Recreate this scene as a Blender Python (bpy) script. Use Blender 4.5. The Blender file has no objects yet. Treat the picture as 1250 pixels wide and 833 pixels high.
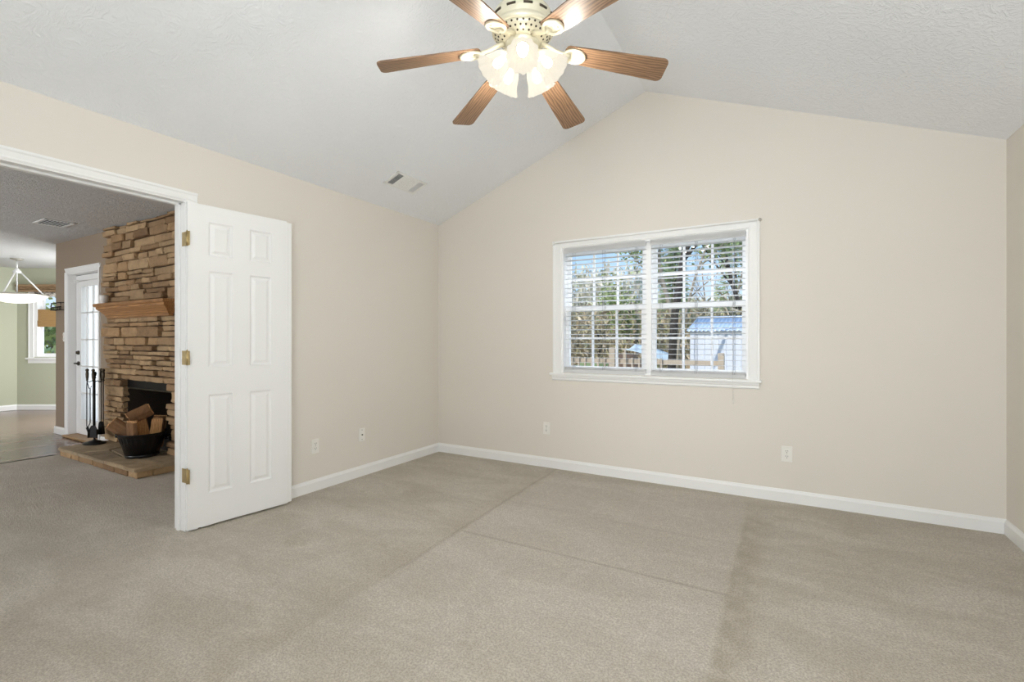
import bpy, bmesh, math, random
from mathutils import Vector, Matrix, Euler
random.seed(7)
R = math.radians
PI = math.pi
scn = bpy.context.scene
COL = scn.collection

def lin(c):
    return c / 12.92 if c <= 0.04045 else ((c + 0.055) / 1.055) ** 2.4
def rgb(r, g, b):
    return (lin(r / 255), lin(g / 255), lin(b / 255), 1.0)

# ------------------------------------------------------------------ camera, world, sun, lights, exposure
YAW = 29.853
cam_d = bpy.data.cameras.new('camera')
cam_d.sensor_width = 36.0
cam_d.lens = 584.57 / 1250 * 36
cam_d.shift_y = -0.97 / 1250
cam_d.clip_start = 0.05
cam_d.clip_end = 400
cam = bpy.data.objects.new('camera', cam_d)
cam.location = (0, 0, 1.1946)
cam.rotation_euler = (R(90), 0, R(YAW))
COL.objects.link(cam)
scn.camera = cam

scn.view_settings.view_transform = 'Standard'
scn.view_settings.look = 'None'
scn.view_settings.gamma = 1
scn.view_settings.exposure = 0.0
scn.view_settings.use_curve_mapping = False
scn.cycles.use_denoising = True
scn.cycles.max_bounces = 10
scn.cycles.diffuse_bounces = 6
scn.cycles.transparent_max_bounces = 24
scn.cycles.caustics_reflective = False
scn.cycles.caustics_refractive = False
scn.cycles.sample_clamp_indirect = 6.0

world = bpy.data.worlds.new('sky')
scn.world = world
world.use_nodes = True
wt = world.node_tree
for n in list(wt.nodes):
    wt.nodes.remove(n)
w_out = wt.nodes.new('ShaderNodeOutputWorld')
w_bg = wt.nodes.new('ShaderNodeBackground')
w_tc = wt.nodes.new('ShaderNodeTexCoord')
w_sep = wt.nodes.new('ShaderNodeSeparateXYZ')
w_ramp = wt.nodes.new('ShaderNodeValToRGB')
w_ramp.color_ramp.elements[0].position = 0.0
w_ramp.color_ramp.elements[0].color = rgb(226, 240, 255)
w_ramp.color_ramp.elements[1].position = 0.45
w_ramp.color_ramp.elements[1].color = rgb(120, 178, 244)
e = w_ramp.color_ramp.elements.new(0.16)
e.color = rgb(182, 220, 254)
w_bg.inputs['Strength'].default_value = 1.15
wt.links.new(w_tc.outputs['Generated'], w_sep.inputs[0])
wt.links.new(w_sep.outputs['Z'], w_ramp.inputs[0])
wt.links.new(w_ramp.outputs[0], w_bg.inputs['Color'])
wt.links.new(w_bg.outputs[0], w_out.inputs['Surface'])

sun_d = bpy.data.lights.new('sun', 'SUN')
sun_d.energy = 3.8
sun_d.angle = R(0.6)
sun_d.color = (1.0, 0.95, 0.87)
sun = bpy.data.objects.new('sun', sun_d)
sun.rotation_euler = Vector((0.42, 0.74, -0.62)).to_track_quat('-Z', 'Y').to_euler()
sun.location = (-6, -12, 14)
COL.objects.link(sun)

def area(name, loc, direction, sx, sy, watts, color):
    d = bpy.data.lights.new(name, 'AREA')
    d.shape = 'RECTANGLE'
    d.size = sx
    d.size_y = sy
    d.energy = watts
    d.color = color
    o = bpy.data.objects.new(name, d)
    o.location = loc
    o.rotation_euler = Vector(direction).to_track_quat('-Z', 'Y').to_euler()
    COL.objects.link(o)
    return o
# added fill lamps out of view; the last two boost daylight at real openings
area('rear_fill', (0.12, -1.52, 1.3), (0.38, 1, 0.9), 1.15, 1.7, 164, (0.86, 0.935, 1.0))  # unseen lamp tilted up to brighten the ceiling; no window stands here
area('side_fill', (1.15, 0.2, 1.4), (-1, 0.15, 0.3), 2.4, 1.4, 24, (0.86, 0.935, 1.0))  # added lamp by the right wall, lights the left wall and door
area('family_fill', (-6.6, -2.9, 1.4), (0, 1, 0.18), 2.6, 1.6, 165, (0.93, 0.96, 1.0))  # added lamp on the unseen side, brightens the family room
area('nook_fill', (-9.15, 3.56, 1.2), (-0.8, -1, -0.1), 1.5, 1.2, 112, (0.95, 0.975, 1.0))  # invented lamp hidden behind the wall corner, brightens the nook
area('glazed_door_daylight', (-7.3, 2.86, 1.15), (0, -1, 0), 0.75, 1.8, 9, (0.94, 0.97, 1.0))
area('slat_fill', (-1.03, 4.75, 3.0), (0, -0.45, -1), 2.2, 0.6, 58, (0.93, 0.97, 1.0))  # lamp hidden above the window, added to whiten the blind slats

# ------------------------------------------------------------------ materials
class G:
    """small wrapper that builds math nodes"""
    def __init__(s, nt):
        s.nt = nt
    def node(s, typ, **kw):
        n = s.nt.nodes.new(typ)
        for k, v in kw.items():
            setattr(n, k, v)
        return n
    def put(s, sock, v):
        if hasattr(v, 'is_output'):
            s.nt.links.new(v, sock)
        elif isinstance(v, (tuple, list)) and sock.type == 'RGBA' and len(v) == 3:
            sock.default_value = (*v, 1)
        else:
            sock.default_value = v
    def m(s, op, a, b=0.0, c=0.0, clamp=False):
        n = s.node('ShaderNodeMath', operation=op, use_clamp=clamp)
        s.put(n.inputs[0], a)
        s.put(n.inputs[1], b)
        s.put(n.inputs[2], c)
        return n.outputs[0]
    def step(s, x, a, b):
        n = s.node('ShaderNodeMapRange', interpolation_type='SMOOTHSTEP')
        s.put(n.inputs['Value'], x)
        s.put(n.inputs['From Min'], a)
        s.put(n.inputs['From Max'], b)
        return n.outputs[0]
    def noise(s, vec, scale, detail=3, rough=0.55, dist=0.0):
        n = s.node('ShaderNodeTexNoise')
        s.put(n.inputs['Vector'], vec)
        n.inputs['Scale'].default_value = scale
        n.inputs['Detail'].default_value = detail
        n.inputs['Roughness'].default_value = rough
        n.inputs['Distortion'].default_value = dist
        return n.outputs['Fac']
    def mapping(s, vec, scale=(1, 1, 1), rot=(0, 0, 0), loc=(0, 0, 0)):
        n = s.node('ShaderNodeMapping')
        s.put(n.inputs['Vector'], vec)
        n.inputs['Scale'].default_value = scale
        n.inputs['Rotation'].default_value = rot
        n.inputs['Location'].default_value = loc
        return n.outputs[0]
    def mix(s, fac, a, b, blend='MIX'):
        n = s.node('ShaderNodeMix', data_type='RGBA', blend_type=blend)
        s.put(n.inputs[0], fac)
        s.put(n.inputs[6], a)
        s.put(n.inputs[7], b)
        return n.outputs[2]
    def ramp(s, fac, stops):
        n = s.node('ShaderNodeValToRGB')
        el = n.color_ramp.elements
        while len(el) < len(stops):
            el.new(0.5)
        for i, (p, c) in enumerate(stops):
            el[i].position = p
            el[i].color = c
        s.put(n.inputs[0], fac)
        return n.outputs[0]
    def bump(s, height, strength=0.3, distance=0.01):
        n = s.node('ShaderNodeBump')
        n.inputs['Strength'].default_value = strength
        n.inputs['Distance'].default_value = distance
        s.put(n.inputs['Height'], height)
        return n.outputs[0]

def newmat(name):
    m = bpy.data.materials.new(name)
    m.use_nodes = True
    nt = m.node_tree
    g = G(nt)
    b = nt.nodes['Principled BSDF']
    tc = nt.nodes.new('ShaderNodeTexCoord')
    return m, g, b, tc.outputs['Object']

def pm(name, c1, c2=None, scale=8.0, rough=0.5, metal=0.0, bump=0.0, bscale=60.0, bdist=0.003, stretch=(1, 1, 1), spec=0.5):
    """plain two tone noise material"""
    m, g, b, oc = newmat(name)
    v = g.mapping(oc, stretch)
    if c2 is None:
        c2 = tuple(x * 0.94 for x in c1[:3]) + (1,)
    g.put(b.inputs['Base Color'], g.mix(g.noise(v, scale), c1, c2))
    b.inputs['Roughness'].default_value = rough
    b.inputs['Metallic'].default_value = metal
    b.inputs['Specular IOR Level'].default_value = spec
    if bump:
        g.put(b.inputs['Normal'], g.bump(g.noise(v, bscale, 4), bump, bdist))
    return m

M = {}
M['wall'] = pm('cream_wall_paint', rgb(222, 216, 207), rgb(220, 214, 204), 1.2, 0.75, 0, 0.12, 180, 0.001)
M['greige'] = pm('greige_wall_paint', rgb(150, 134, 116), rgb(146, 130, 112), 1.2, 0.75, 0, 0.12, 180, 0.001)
M['green'] = pm('sage_wall_paint', rgb(186, 188, 166), rgb(182, 185, 161), 1.2, 0.75, 0, 0.12, 180, 0.001)
M['trim'] = pm('white_trim_paint', rgb(238, 238, 236), rgb(234, 234, 233), 3, 0.35)
M['door'] = pm('white_door_paint', rgb(236, 236, 235), rgb(233, 233, 232), 3, 0.4)
M['vinyl'] = pm('white_window_vinyl', rgb(250, 250, 250), rgb(247, 247, 247), 3, 0.35)
M['plate'] = pm('white_plastic_plate', rgb(236, 233, 226), None, 6, 0.35)
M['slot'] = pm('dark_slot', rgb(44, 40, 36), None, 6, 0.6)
M['brass'] = pm('antique_brass', rgb(206, 186, 140), rgb(168, 146, 100), 40, 0.32, 0.8)
M['polished'] = pm('polished_cream_brass', rgb(232, 226, 204), rgb(218, 210, 182), 14, 0.3, 0.3)
M['black'] = pm('black_iron', rgb(34, 32, 31), rgb(24, 23, 23), 30, 0.45, 0.6, 0.2, 90)
M['bucketblack'] = pm('black_enamel', rgb(38, 37, 38), rgb(26, 25, 26), 12, 0.35, 0.5, 0.15, 60)
M['pewter'] = pm('dark_pewter', rgb(96, 88, 76), rgb(66, 60, 52), 30, 0.35, 0.9)
M['soot'] = pm('sooty_firebox', rgb(60, 48, 38), rgb(34, 29, 25), 5, 0.9, 0, 0.4, 30, 0.006)
M['brushed'] = pm('brushed_nickel', rgb(200, 196, 186), rgb(184, 178, 168), 20, 0.4, 0.8)
M['ceramic'] = pm('white_ceramic', rgb(222, 218, 214), None, 6, 0.3)
M['cord'] = pm('white_cord', rgb(225, 223, 220), None, 20, 0.8)
M['ladder'] = pm('grey_ladder_string', rgb(120, 124, 126), None, 20, 0.8)
M['bark'] = pm('dark_bark', rgb(66, 60, 54), rgb(42, 38, 35), 14, 0.95, 0, 0.6, 30, 0.02, (1, 1, 0.25))
M['palebark'] = pm('pale_bark', rgb(176, 166, 148), rgb(128, 118, 102), 10, 0.95, 0, 0.5, 30, 0.02, (1, 1, 0.3))
M['fence'] = pm('weathered_pine', rgb(196, 180, 160), rgb(166, 150, 130), 6, 0.85, 0, 0.2, 50, 0.003, (6, 6, 1))
M['tarp'] = pm('white_tarp', rgb(226, 236, 236), rgb(210, 224, 226), 3, 0.5)
M['mulch'] = pm('brown_mulch', rgb(118, 92, 72), rgb(80, 64, 50), 12, 0.95, 0, 0.6, 30, 0.03)
M['turf'] = pm('green_turf', rgb(130, 146, 96), rgb(106, 120, 78), 9, 0.95, 0, 0.6, 40, 0.03)
M['yard'] = pm('leaf_litter_yard', rgb(208, 192, 162), rgb(170, 164, 124), 0.7, 0.95, 0, 0.5, 9, 0.05)
M['sidewall'] = pm('house_siding', rgb(210, 206, 198), None, 3, 0.8)
M['shedwall'] = pm('white_shed_siding', rgb(214, 218, 226), rgb(206, 210, 220), 1.5, 0.5)
M['shedroof'] = pm('blue_grey_metal_roof', rgb(206, 218, 232), rgb(188, 206, 228), 1.0, 0.35, 0.2)
M['bulb_glass'] = None

def ceiling_mat(name, ca, cb, strength, scale=26):
    m, g, b, oc = newmat(name)
    g.put(b.inputs['Base Color'], g.mix(g.noise(oc, 2.0), ca, cb))
    b.inputs['Roughness'].default_value = 0.9
    warp = g.node('ShaderNodeVectorMath', operation='ADD')
    nz = g.node('ShaderNodeTexNoise')
    g.put(nz.inputs['Vector'], oc)
    nz.inputs['Scale'].default_value = 9
    sc = g.node('ShaderNodeVectorMath', operation='SCALE')
    g.put(sc.inputs[0], nz.outputs['Color'])
    sc.inputs['Scale'].default_value = 0.16
    g.put(warp.inputs[0], oc)
    g.put(warp.inputs[1], sc.outputs[0])
    h1 = g.noise(g.mapping(warp.outputs[0], (1, 2.6, 1), (0, 0, 0.6)), scale, 4, 0.6)
    h2 = g.noise(g.mapping(warp.outputs[0], (2.6, 1, 1), (0, 0, -0.3)), scale, 4, 0.6)
    pick = g.step(g.noise(oc, 7, 2), 0.44, 0.56)
    mixn = g.node('ShaderNodeMix')
    g.put(mixn.inputs[0], pick)
    g.put(mixn.inputs[2], h1)
    g.put(mixn.inputs[3], h2)
    hh = g.step(mixn.outputs[0], 0.42, 0.66)
    g.put(b.inputs['Normal'], g.bump(hh, strength, 0.012))
    return m
M['ceiling'] = ceiling_mat('stomp_textured_ceiling', rgb(240, 242, 245), rgb(237, 239, 242), 0.36)
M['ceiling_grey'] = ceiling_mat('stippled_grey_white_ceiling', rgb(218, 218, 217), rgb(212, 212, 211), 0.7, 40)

def carpet_mat():
    m, g, b, oc = newmat('beige_cut_pile_carpet')
    sep = g.node('ShaderNodeSeparateXYZ')
    g.put(sep.inputs[0], oc)
    x, y = sep.outputs[0], sep.outputs[1]
    wob = g.m('MULTIPLY', g.m('SUBTRACT', g.noise(oc, 5, 3), 0.5), 0.05)
    fine = g.noise(oc, 210, 2, 0.7)
    tuft = g.noise(oc, 75, 3, 0.7)
    # vacuum stripes and foot traffic lay the pile in patches
    patch = g.noise(g.mapping(oc, (0.9, 2.2, 1), (0, 0, 0.25)), 1.5, 4, 0.62, 0.6)
    sweep = g.noise(g.mapping(oc, (7, 1.0, 1), (0, 0, -0.12)), 1.4, 3, 0.6, 0.3)
    base = g.mix(g.step(patch, 0.36, 0.68), rgb(201, 192, 177), rgb(220, 212, 199))
    base = g.mix(g.m('MULTIPLY', g.step(sweep, 0.5, 0.75), 0.35), base, rgb(226, 218, 206))
    # where a bed stood: cleaner rectangle, pressed creases, a worn strip along its right side
    xin = g.m('MULTIPLY', g.step(g.m('ADD', x, wob), -1.85, -1.74), g.m('SUBTRACT', 1.0, g.step(g.m('ADD', x, wob), -0.28, -0.23)))
    inside = g.m('MULTIPLY', xin, g.step(y, 1.0, 2.2))
    inside = g.m('MULTIPLY', inside, g.m('SUBTRACT', 1.0, g.step(y, 3.85, 3.98)))
    base = g.mix(g.m('MULTIPLY', inside, 0.35), base, rgb(222, 215, 206))
    strip = g.m('MULTIPLY', g.step(g.m('ADD', x, wob), -0.255, -0.225), g.m('SUBTRACT', 1.0, g.step(g.m('ADD', x, g.m('MULTIPLY', wob, 2.5)), -0.215, -0.06)))
    strip = g.m('MULTIPLY', strip, g.m('SUBTRACT', 1.0, g.step(y, 3.3, 3.9)))
    base = g.mix(g.m('MULTIPLY', g.m('MULTIPLY', strip, g.step(g.noise(oc, 9, 4, 0.7), 0.25, 0.6)), 0.6), base, rgb(166, 153, 133))
    lx = g.m('ADD', g.m('MULTIPLY', g.m('SUBTRACT', y, 4.05), -0.04), -1.846)
    lstrip = g.m('MULTIPLY', g.step(g.m('SUBTRACT', x, lx), -0.22, -0.01), g.m('SUBTRACT', 1.0, g.step(g.m('SUBTRACT', x, lx), -0.01, 0.02)))
    base = g.mix(g.m('MULTIPLY', lstrip, 0.3), base, rgb(178, 166, 147))
    c1 = g.m('SUBTRACT', 1.0, g.step(g.m('ABSOLUTE', g.m('SUBTRACT', x, lx)), 0.004, 0.022))
    c1 = g.m('MULTIPLY', c1, g.step(y, 1.6, 2.0))
    xl = g.m('MULTIPLY', g.step(x, -1.85, -1.78), g.m('SUBTRACT', 1.0, g.step(x, -0.28, -0.2)))
    c2 = g.m('MULTIPLY', xl, g.m('SUBTRACT', 1.0, g.step(g.m('ABSOLUTE', g.m('SUBTRACT', y, 2.455)), 0.004, 0.02)))
    c3 = g.m('MULTIPLY', g.m('MULTIPLY', xl, 0.5), g.m('SUBTRACT', 1.0, g.step(g.m('ABSOLUTE', g.m('SUBTRACT', y, 3.08)), 0.004, 0.03)))
    crease = g.m('MAXIMUM', c1, g.m('MAXIMUM', c2, c3))
    base = g.mix(g.m('MULTIPLY', crease, 0.22), base, rgb(156, 144, 126))
    stain = g.step(g.noise(g.mapping(oc, (1, 1.4, 1), (0, 0, 0.4), (3.1, 1.7, 0)), 2.2, 4, 0.65), 0.58, 0.72)
    base = g.mix(g.m('MULTIPLY', stain, 0.38), base, rgb(176, 163, 140))
    speck = g.step(g.noise(oc, 110, 2, 0.8), 0.62, 0.38)
    base = g.mix(g.m('MULTIPLY', speck, 0.46), base, rgb(138, 126, 108))
    blotch = g.step(g.noise(oc, 26, 4, 0.7), 0.6, 0.42)
    base = g.mix(g.m('MULTIPLY', blotch, 0.14), base, rgb(138, 126, 108))
    g.put(b.inputs['Base Color'], base)
    b.inputs['Roughness'].default_value = 0.95
    b.inputs['Specular IOR Level'].default_value = 0.1
    b.inputs['Sheen Weight'].default_value = 0.15
    h = g.m('ADD', g.m('MULTIPLY', fine, 0.5), g.m('MULTIPLY', tuft, 0.8))
    h = g.m('SUBTRACT', h, g.m('MULTIPLY', crease, 0.6))
    g.put(b.inputs['Normal'], g.bump(h, 0.9, 0.014))
    return m
M['carpet'] = carpet_mat()

def plank_mat():
    m, g, b, oc = newmat('grey_brown_plank_floor')
    v = g.mapping(oc, (1, 1, 1), (0, 0, R(90)))
    br = g.node('ShaderNodeTexBrick')
    g.put(br.inputs['Vector'], v)
    br.inputs['Scale'].default_value = 1.0
    br.inputs['Brick Width'].default_value = 1.1
    br.inputs['Row Height'].default_value = 0.13
    br.inputs['Mortar Size'].default_value = 0.002
    br.inputs['Color1'].default_value = rgb(150, 128, 116)
    br.inputs['Color2'].default_value = rgb(124, 104, 94)
    br.inputs['Mortar'].default_value = rgb(70, 58, 48)
    gr = g.noise(g.mapping(oc, (30, 2, 1)), 3, 4, 0.6)
    g.put(b.inputs['Base Color'], g.mix(g.m('MULTIPLY', gr, 0.6), br.outputs['Color'], rgb(104, 86, 76)))
    b.inputs['Roughness'].default_value = 0.24
    return m
M['planks'] = plank_mat()

def oak_mat(name, ca, cb, axis_scale, rough=0.4):
    m, g, b, oc = newmat(name)
    v = g.mapping(oc, axis_scale)
    warp = g.noise(v, 1.2, 3, 0.5)
    rings = g.node('ShaderNodeTexWave', wave_type='BANDS', bands_direction='Y')
    g.put(rings.inputs['Vector'], v)
    rings.inputs['Scale'].default_value = 2.6
    rings.inputs['Distortion'].default_value = 7.0
    rings.inputs['Detail'].default_value = 3.0
    rings.inputs['Detail Scale'].default_value = 1.4
    pores = g.noise(g.mapping(v, (1, 14, 1)), 6, 3, 0.7)
    f = g.m('ADD', g.m('MULTIPLY', rings.outputs['Fac'], 0.6), g.m('MULTIPLY', pores, 0.5))
    f = g.m('ADD', f, g.m('MULTIPLY', warp, 0.1))
    g.put(b.inputs['Base Color'], g.ramp(f, [(0.2, cb), (0.8, ca)]))
    b.inputs['Roughness'].default_value = rough
    return m
M['blade'] = oak_mat('oak_fan_blade', rgb(138, 108, 82), rgb(84, 62, 44), (1.6, 9, 9), 0.42)
M['mantel'] = oak_mat('oak_mantel', rgb(176, 128, 80), rgb(130, 90, 52), (1.2, 10, 10), 0.45)
M['cornice'] = oak_mat('brown_wood_cornice', rgb(160, 132, 100), rgb(122, 96, 68), (2, 12, 12), 0.5)
M['threshold'] = oak_mat('oak_threshold', rgb(170, 136, 96), rgb(130, 100, 66), (2, 12, 12), 0.5)
M['logface'] = oak_mat('split_wood', rgb(206, 160, 108), rgb(146, 96, 54), (12, 12, 2), 0.8)
M['logbark'] = pm('log_bark', rgb(146, 108, 74), rgb(92, 66, 44), 18, 0.95, 0, 0.7, 40, 0.01, (1, 1, 0.4))

def island_mat(name, stops, rough=0.85, bump=0.5, bscale=30, bdist=0.01, mottled=0.35, dark=rgb(90, 70, 50)):
    m, g, b, oc = newmat(name)
    geo = g.node('ShaderNodeNewGeometry')
    c = g.ramp(geo.outputs['Random Per Island'], stops)
    n1 = g.noise(oc, 9, 5, 0.65)
    c = g.mix(g.m('MULTIPLY', g.step(n1, 0.4, 0.7), mottled), c, dark)
    g.put(b.inputs['Base Color'], c)
    b.inputs['Roughness'].default_value = rough
    b.inputs['Specular IOR Level'].default_value = 0.25
    if bump:
        g.put(b.inputs['Normal'], g.bump(g.noise(oc, bscale, 6, 0.7), bump, bdist))
    return m
M['stone'] = island_mat('stacked_fieldstone', [(0.0, rgb(124, 98, 72)), (0.25, rgb(168, 136, 100)), (0.5, rgb(186, 158, 122)), (0.75, rgb(144, 116, 86)), (1.0, rgb(174, 148, 114))])
M['flag'] = island_mat('hearth_flagstone', [(0.0, rgb(146, 130, 108)), (0.5, rgb(166, 148, 122)), (1.0, rgb(174, 152, 122))], 0.8, 0.5, 22, 0.01, 0.4)
M['mortar'] = pm('dark_stone_joint', rgb(66, 54, 42), rgb(46, 38, 30), 12, 0.95, 0, 0.5, 40, 0.01)
M['twig'] = island_mat('twigs_and_dry_leaves', [(0.0, rgb(120, 104, 82)), (0.35, rgb(196, 178, 146)), (0.6, rgb(158, 156, 112)), (0.8, rgb(214, 198, 170)), (1.0, rgb(98, 92, 74))], 0.95, 0, mottled=0.0)
M['hazywood'] = island_mat('haze_paled_far_woods', [(0.0, rgb(204, 196, 176)), (0.4, rgb(224, 216, 196)), (0.7, rgb(196, 198, 166)), (1.0, rgb(232, 226, 208))], 0.95, 0, mottled=0.0)  # hazy, overexposed look of the far woods put into these pale colours
M['leaf'] = island_mat('spring_green_leaves', [(0.0, rgb(112, 134, 78)), (0.4, rgb(160, 178, 110)), (0.7, rgb(190, 198, 136)), (1.0, rgb(96, 116, 70))], 0.8, 0, mottled=0.0)
M['pine'] = island_mat('dark_green_needles', [(0.0, rgb(120, 138, 96)), (0.5, rgb(156, 172, 122)), (1.0, rgb(182, 192, 146))], 0.85, 0, mottled=0.0)
M['hill'] = pm('haze_paled_hillside', rgb(222, 214, 194), rgb(196, 190, 166), 1.2, 0.95, 0, 0.5, 3, 0.3)  # hillside paled the same way, haze put into its colour

def glass_mat(name, tint=(1, 1, 1, 1), gloss=0.03):
    m = bpy.data.materials.new(name)
    m.use_nodes = True
    nt = m.node_tree
    nt.nodes.remove(nt.nodes['Principled BSDF'])
    out = nt.nodes['Material Output']
    t = nt.nodes.new('ShaderNodeBsdfTransparent')
    t.inputs['Color'].default_value = tint
    gl = nt.nodes.new('ShaderNodeBsdfGlossy')
    gl.inputs['Roughness'].default_value = 0.02
    mx = nt.nodes.new('ShaderNodeMixShader')
    mx.inputs[0].default_value = gloss
    nt.links.new(t.outputs[0], mx.inputs[1])
    nt.links.new(gl.outputs[0], mx.inputs[2])
    nt.links.new(mx.outputs[0], out.inputs['Surface'])
    return m
M['glass'] = glass_mat('window_glass')

def translucent_mat(name, col, trans=0.0, weave=0.0, tfac=0.6, glow=0.0, glowcol=(1, 1, 1, 1)):
    m = bpy.data.materials.new(name)
    m.use_nodes = True
    nt = m.node_tree
    g = G(nt)
    nt.nodes.remove(nt.nodes['Principled BSDF'])
    out = nt.nodes['Material Output']
    tc = nt.nodes.new('ShaderNodeTexCoord')
    c = g.mix(g.noise(tc.outputs['Object'], 60, 2), col, tuple(v * 0.96 for v in col[:3]) + (1,))
    d = nt.nodes.new('ShaderNodeBsdfDiffuse')
    t = nt.nodes.new('ShaderNodeBsdfTranslucent')
    g.put(d.inputs['Color'], c)
    g.put(t.inputs['Color'], c)
    mx = nt.nodes.new('ShaderNodeMixShader')
    mx.inputs[0].default_value = tfac
    nt.links.new(d.outputs[0], mx.inputs[1])
    nt.links.new(t.outputs[0], mx.inputs[2])
    last = mx.outputs[0]
    if trans:
        tr = nt.nodes.new('ShaderNodeBsdfTransparent')
        m2 = nt.nodes.new('ShaderNodeMixShader')
        m2.inputs[0].default_value = trans
        nt.links.new(last, m2.inputs[1])
        nt.links.new(tr.outputs[0], m2.inputs[2])
        last = m2.outputs[0]
    if glow:
        em = nt.nodes.new('ShaderNodeEmission')
        em.inputs['Color'].default_value = glowcol
        em.inputs['Strength'].default_value = glow
        ad = nt.nodes.new('ShaderNodeAddShader')
        nt.links.new(last, ad.inputs[0])
        nt.links.new(em.outputs[0], ad.inputs[1])
        last = ad.outputs[0]
    nt.links.new(last, out.inputs['Surface'])
    return m
M['slat'] = translucent_mat('white_faux_wood_slat', (0.95, 0.95, 0.95, 1), 0, 0, 0.55)
M['sheer'] = translucent_mat('white_sheer_curtain', (0.9, 0.92, 0.92, 1), 0, 0, 0.75)
M['shade_glass'] = translucent_mat('frosted_tulip_glass', (0.02, 0.019, 0.016, 1), 0.05, 0, 0.6, 0.72, (1.0, 0.93, 0.80, 1))
M['bowl_glass'] = translucent_mat('frosted_bowl_glass', (0.93, 0.92, 0.88, 1), 0.0, 0, 0.6, 0.9, (1.0, 0.97, 0.9, 1))

def emis(name, col, s):
    m = bpy.data.materials.new(name)
    m.use_nodes = True
    nt = m.node_tree
    nt.nodes.remove(nt.nodes['Principled BSDF'])
    em = nt.nodes.new('ShaderNodeEmission')
    em.inputs['Color'].default_value = col
    em.inputs['Strength'].default_value = s
    nt.links.new(em.outputs[0], nt.nodes['Material Output'].inputs['Surface'])
    return m
M['bulb'] = emis('warm_bulb', (1.0, 0.88, 0.68, 1), 120)

def bamboo_mat():
    m, g, b, oc = newmat('woven_bamboo')
    sep = g.node('ShaderNodeSeparateXYZ')
    g.put(sep.inputs[0], oc)
    z = g.m('SINE', g.m('MULTIPLY', sep.outputs[2], 420))
    n = g.noise(g.mapping(oc, (3, 3, 60)), 3, 3)
    c = g.mix(n, rgb(196, 160, 106), rgb(150, 114, 70))
    c = g.mix(g.m('MULTIPLY', g.step(z, 0.4, 1.0), 0.4), c, rgb(112, 82, 50))
    g.put(b.inputs['Base Color'], c)
    b.inputs['Roughness'].default_value = 0.8
    return m
M['bamboo'] = bamboo_mat()

def pattern_mat():
    m, g, b, oc = newmat('white_and_dark_scroll_fabric')
    n = g.noise(g.mapping(oc, (1, 1, 2.5)), 11, 1, 0.4, 2.5)
    f = g.step(g.m('ABSOLUTE', g.m('SUBTRACT', n, 0.5)), 0.03, 0.06)
    g.put(b.inputs['Base Color'], g.mix(f, rgb(74, 66, 58), rgb(222, 216, 206)))
    b.inputs['Roughness'].default_value = 0.9
    return m
M['pattern'] = pattern_mat()

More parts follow.
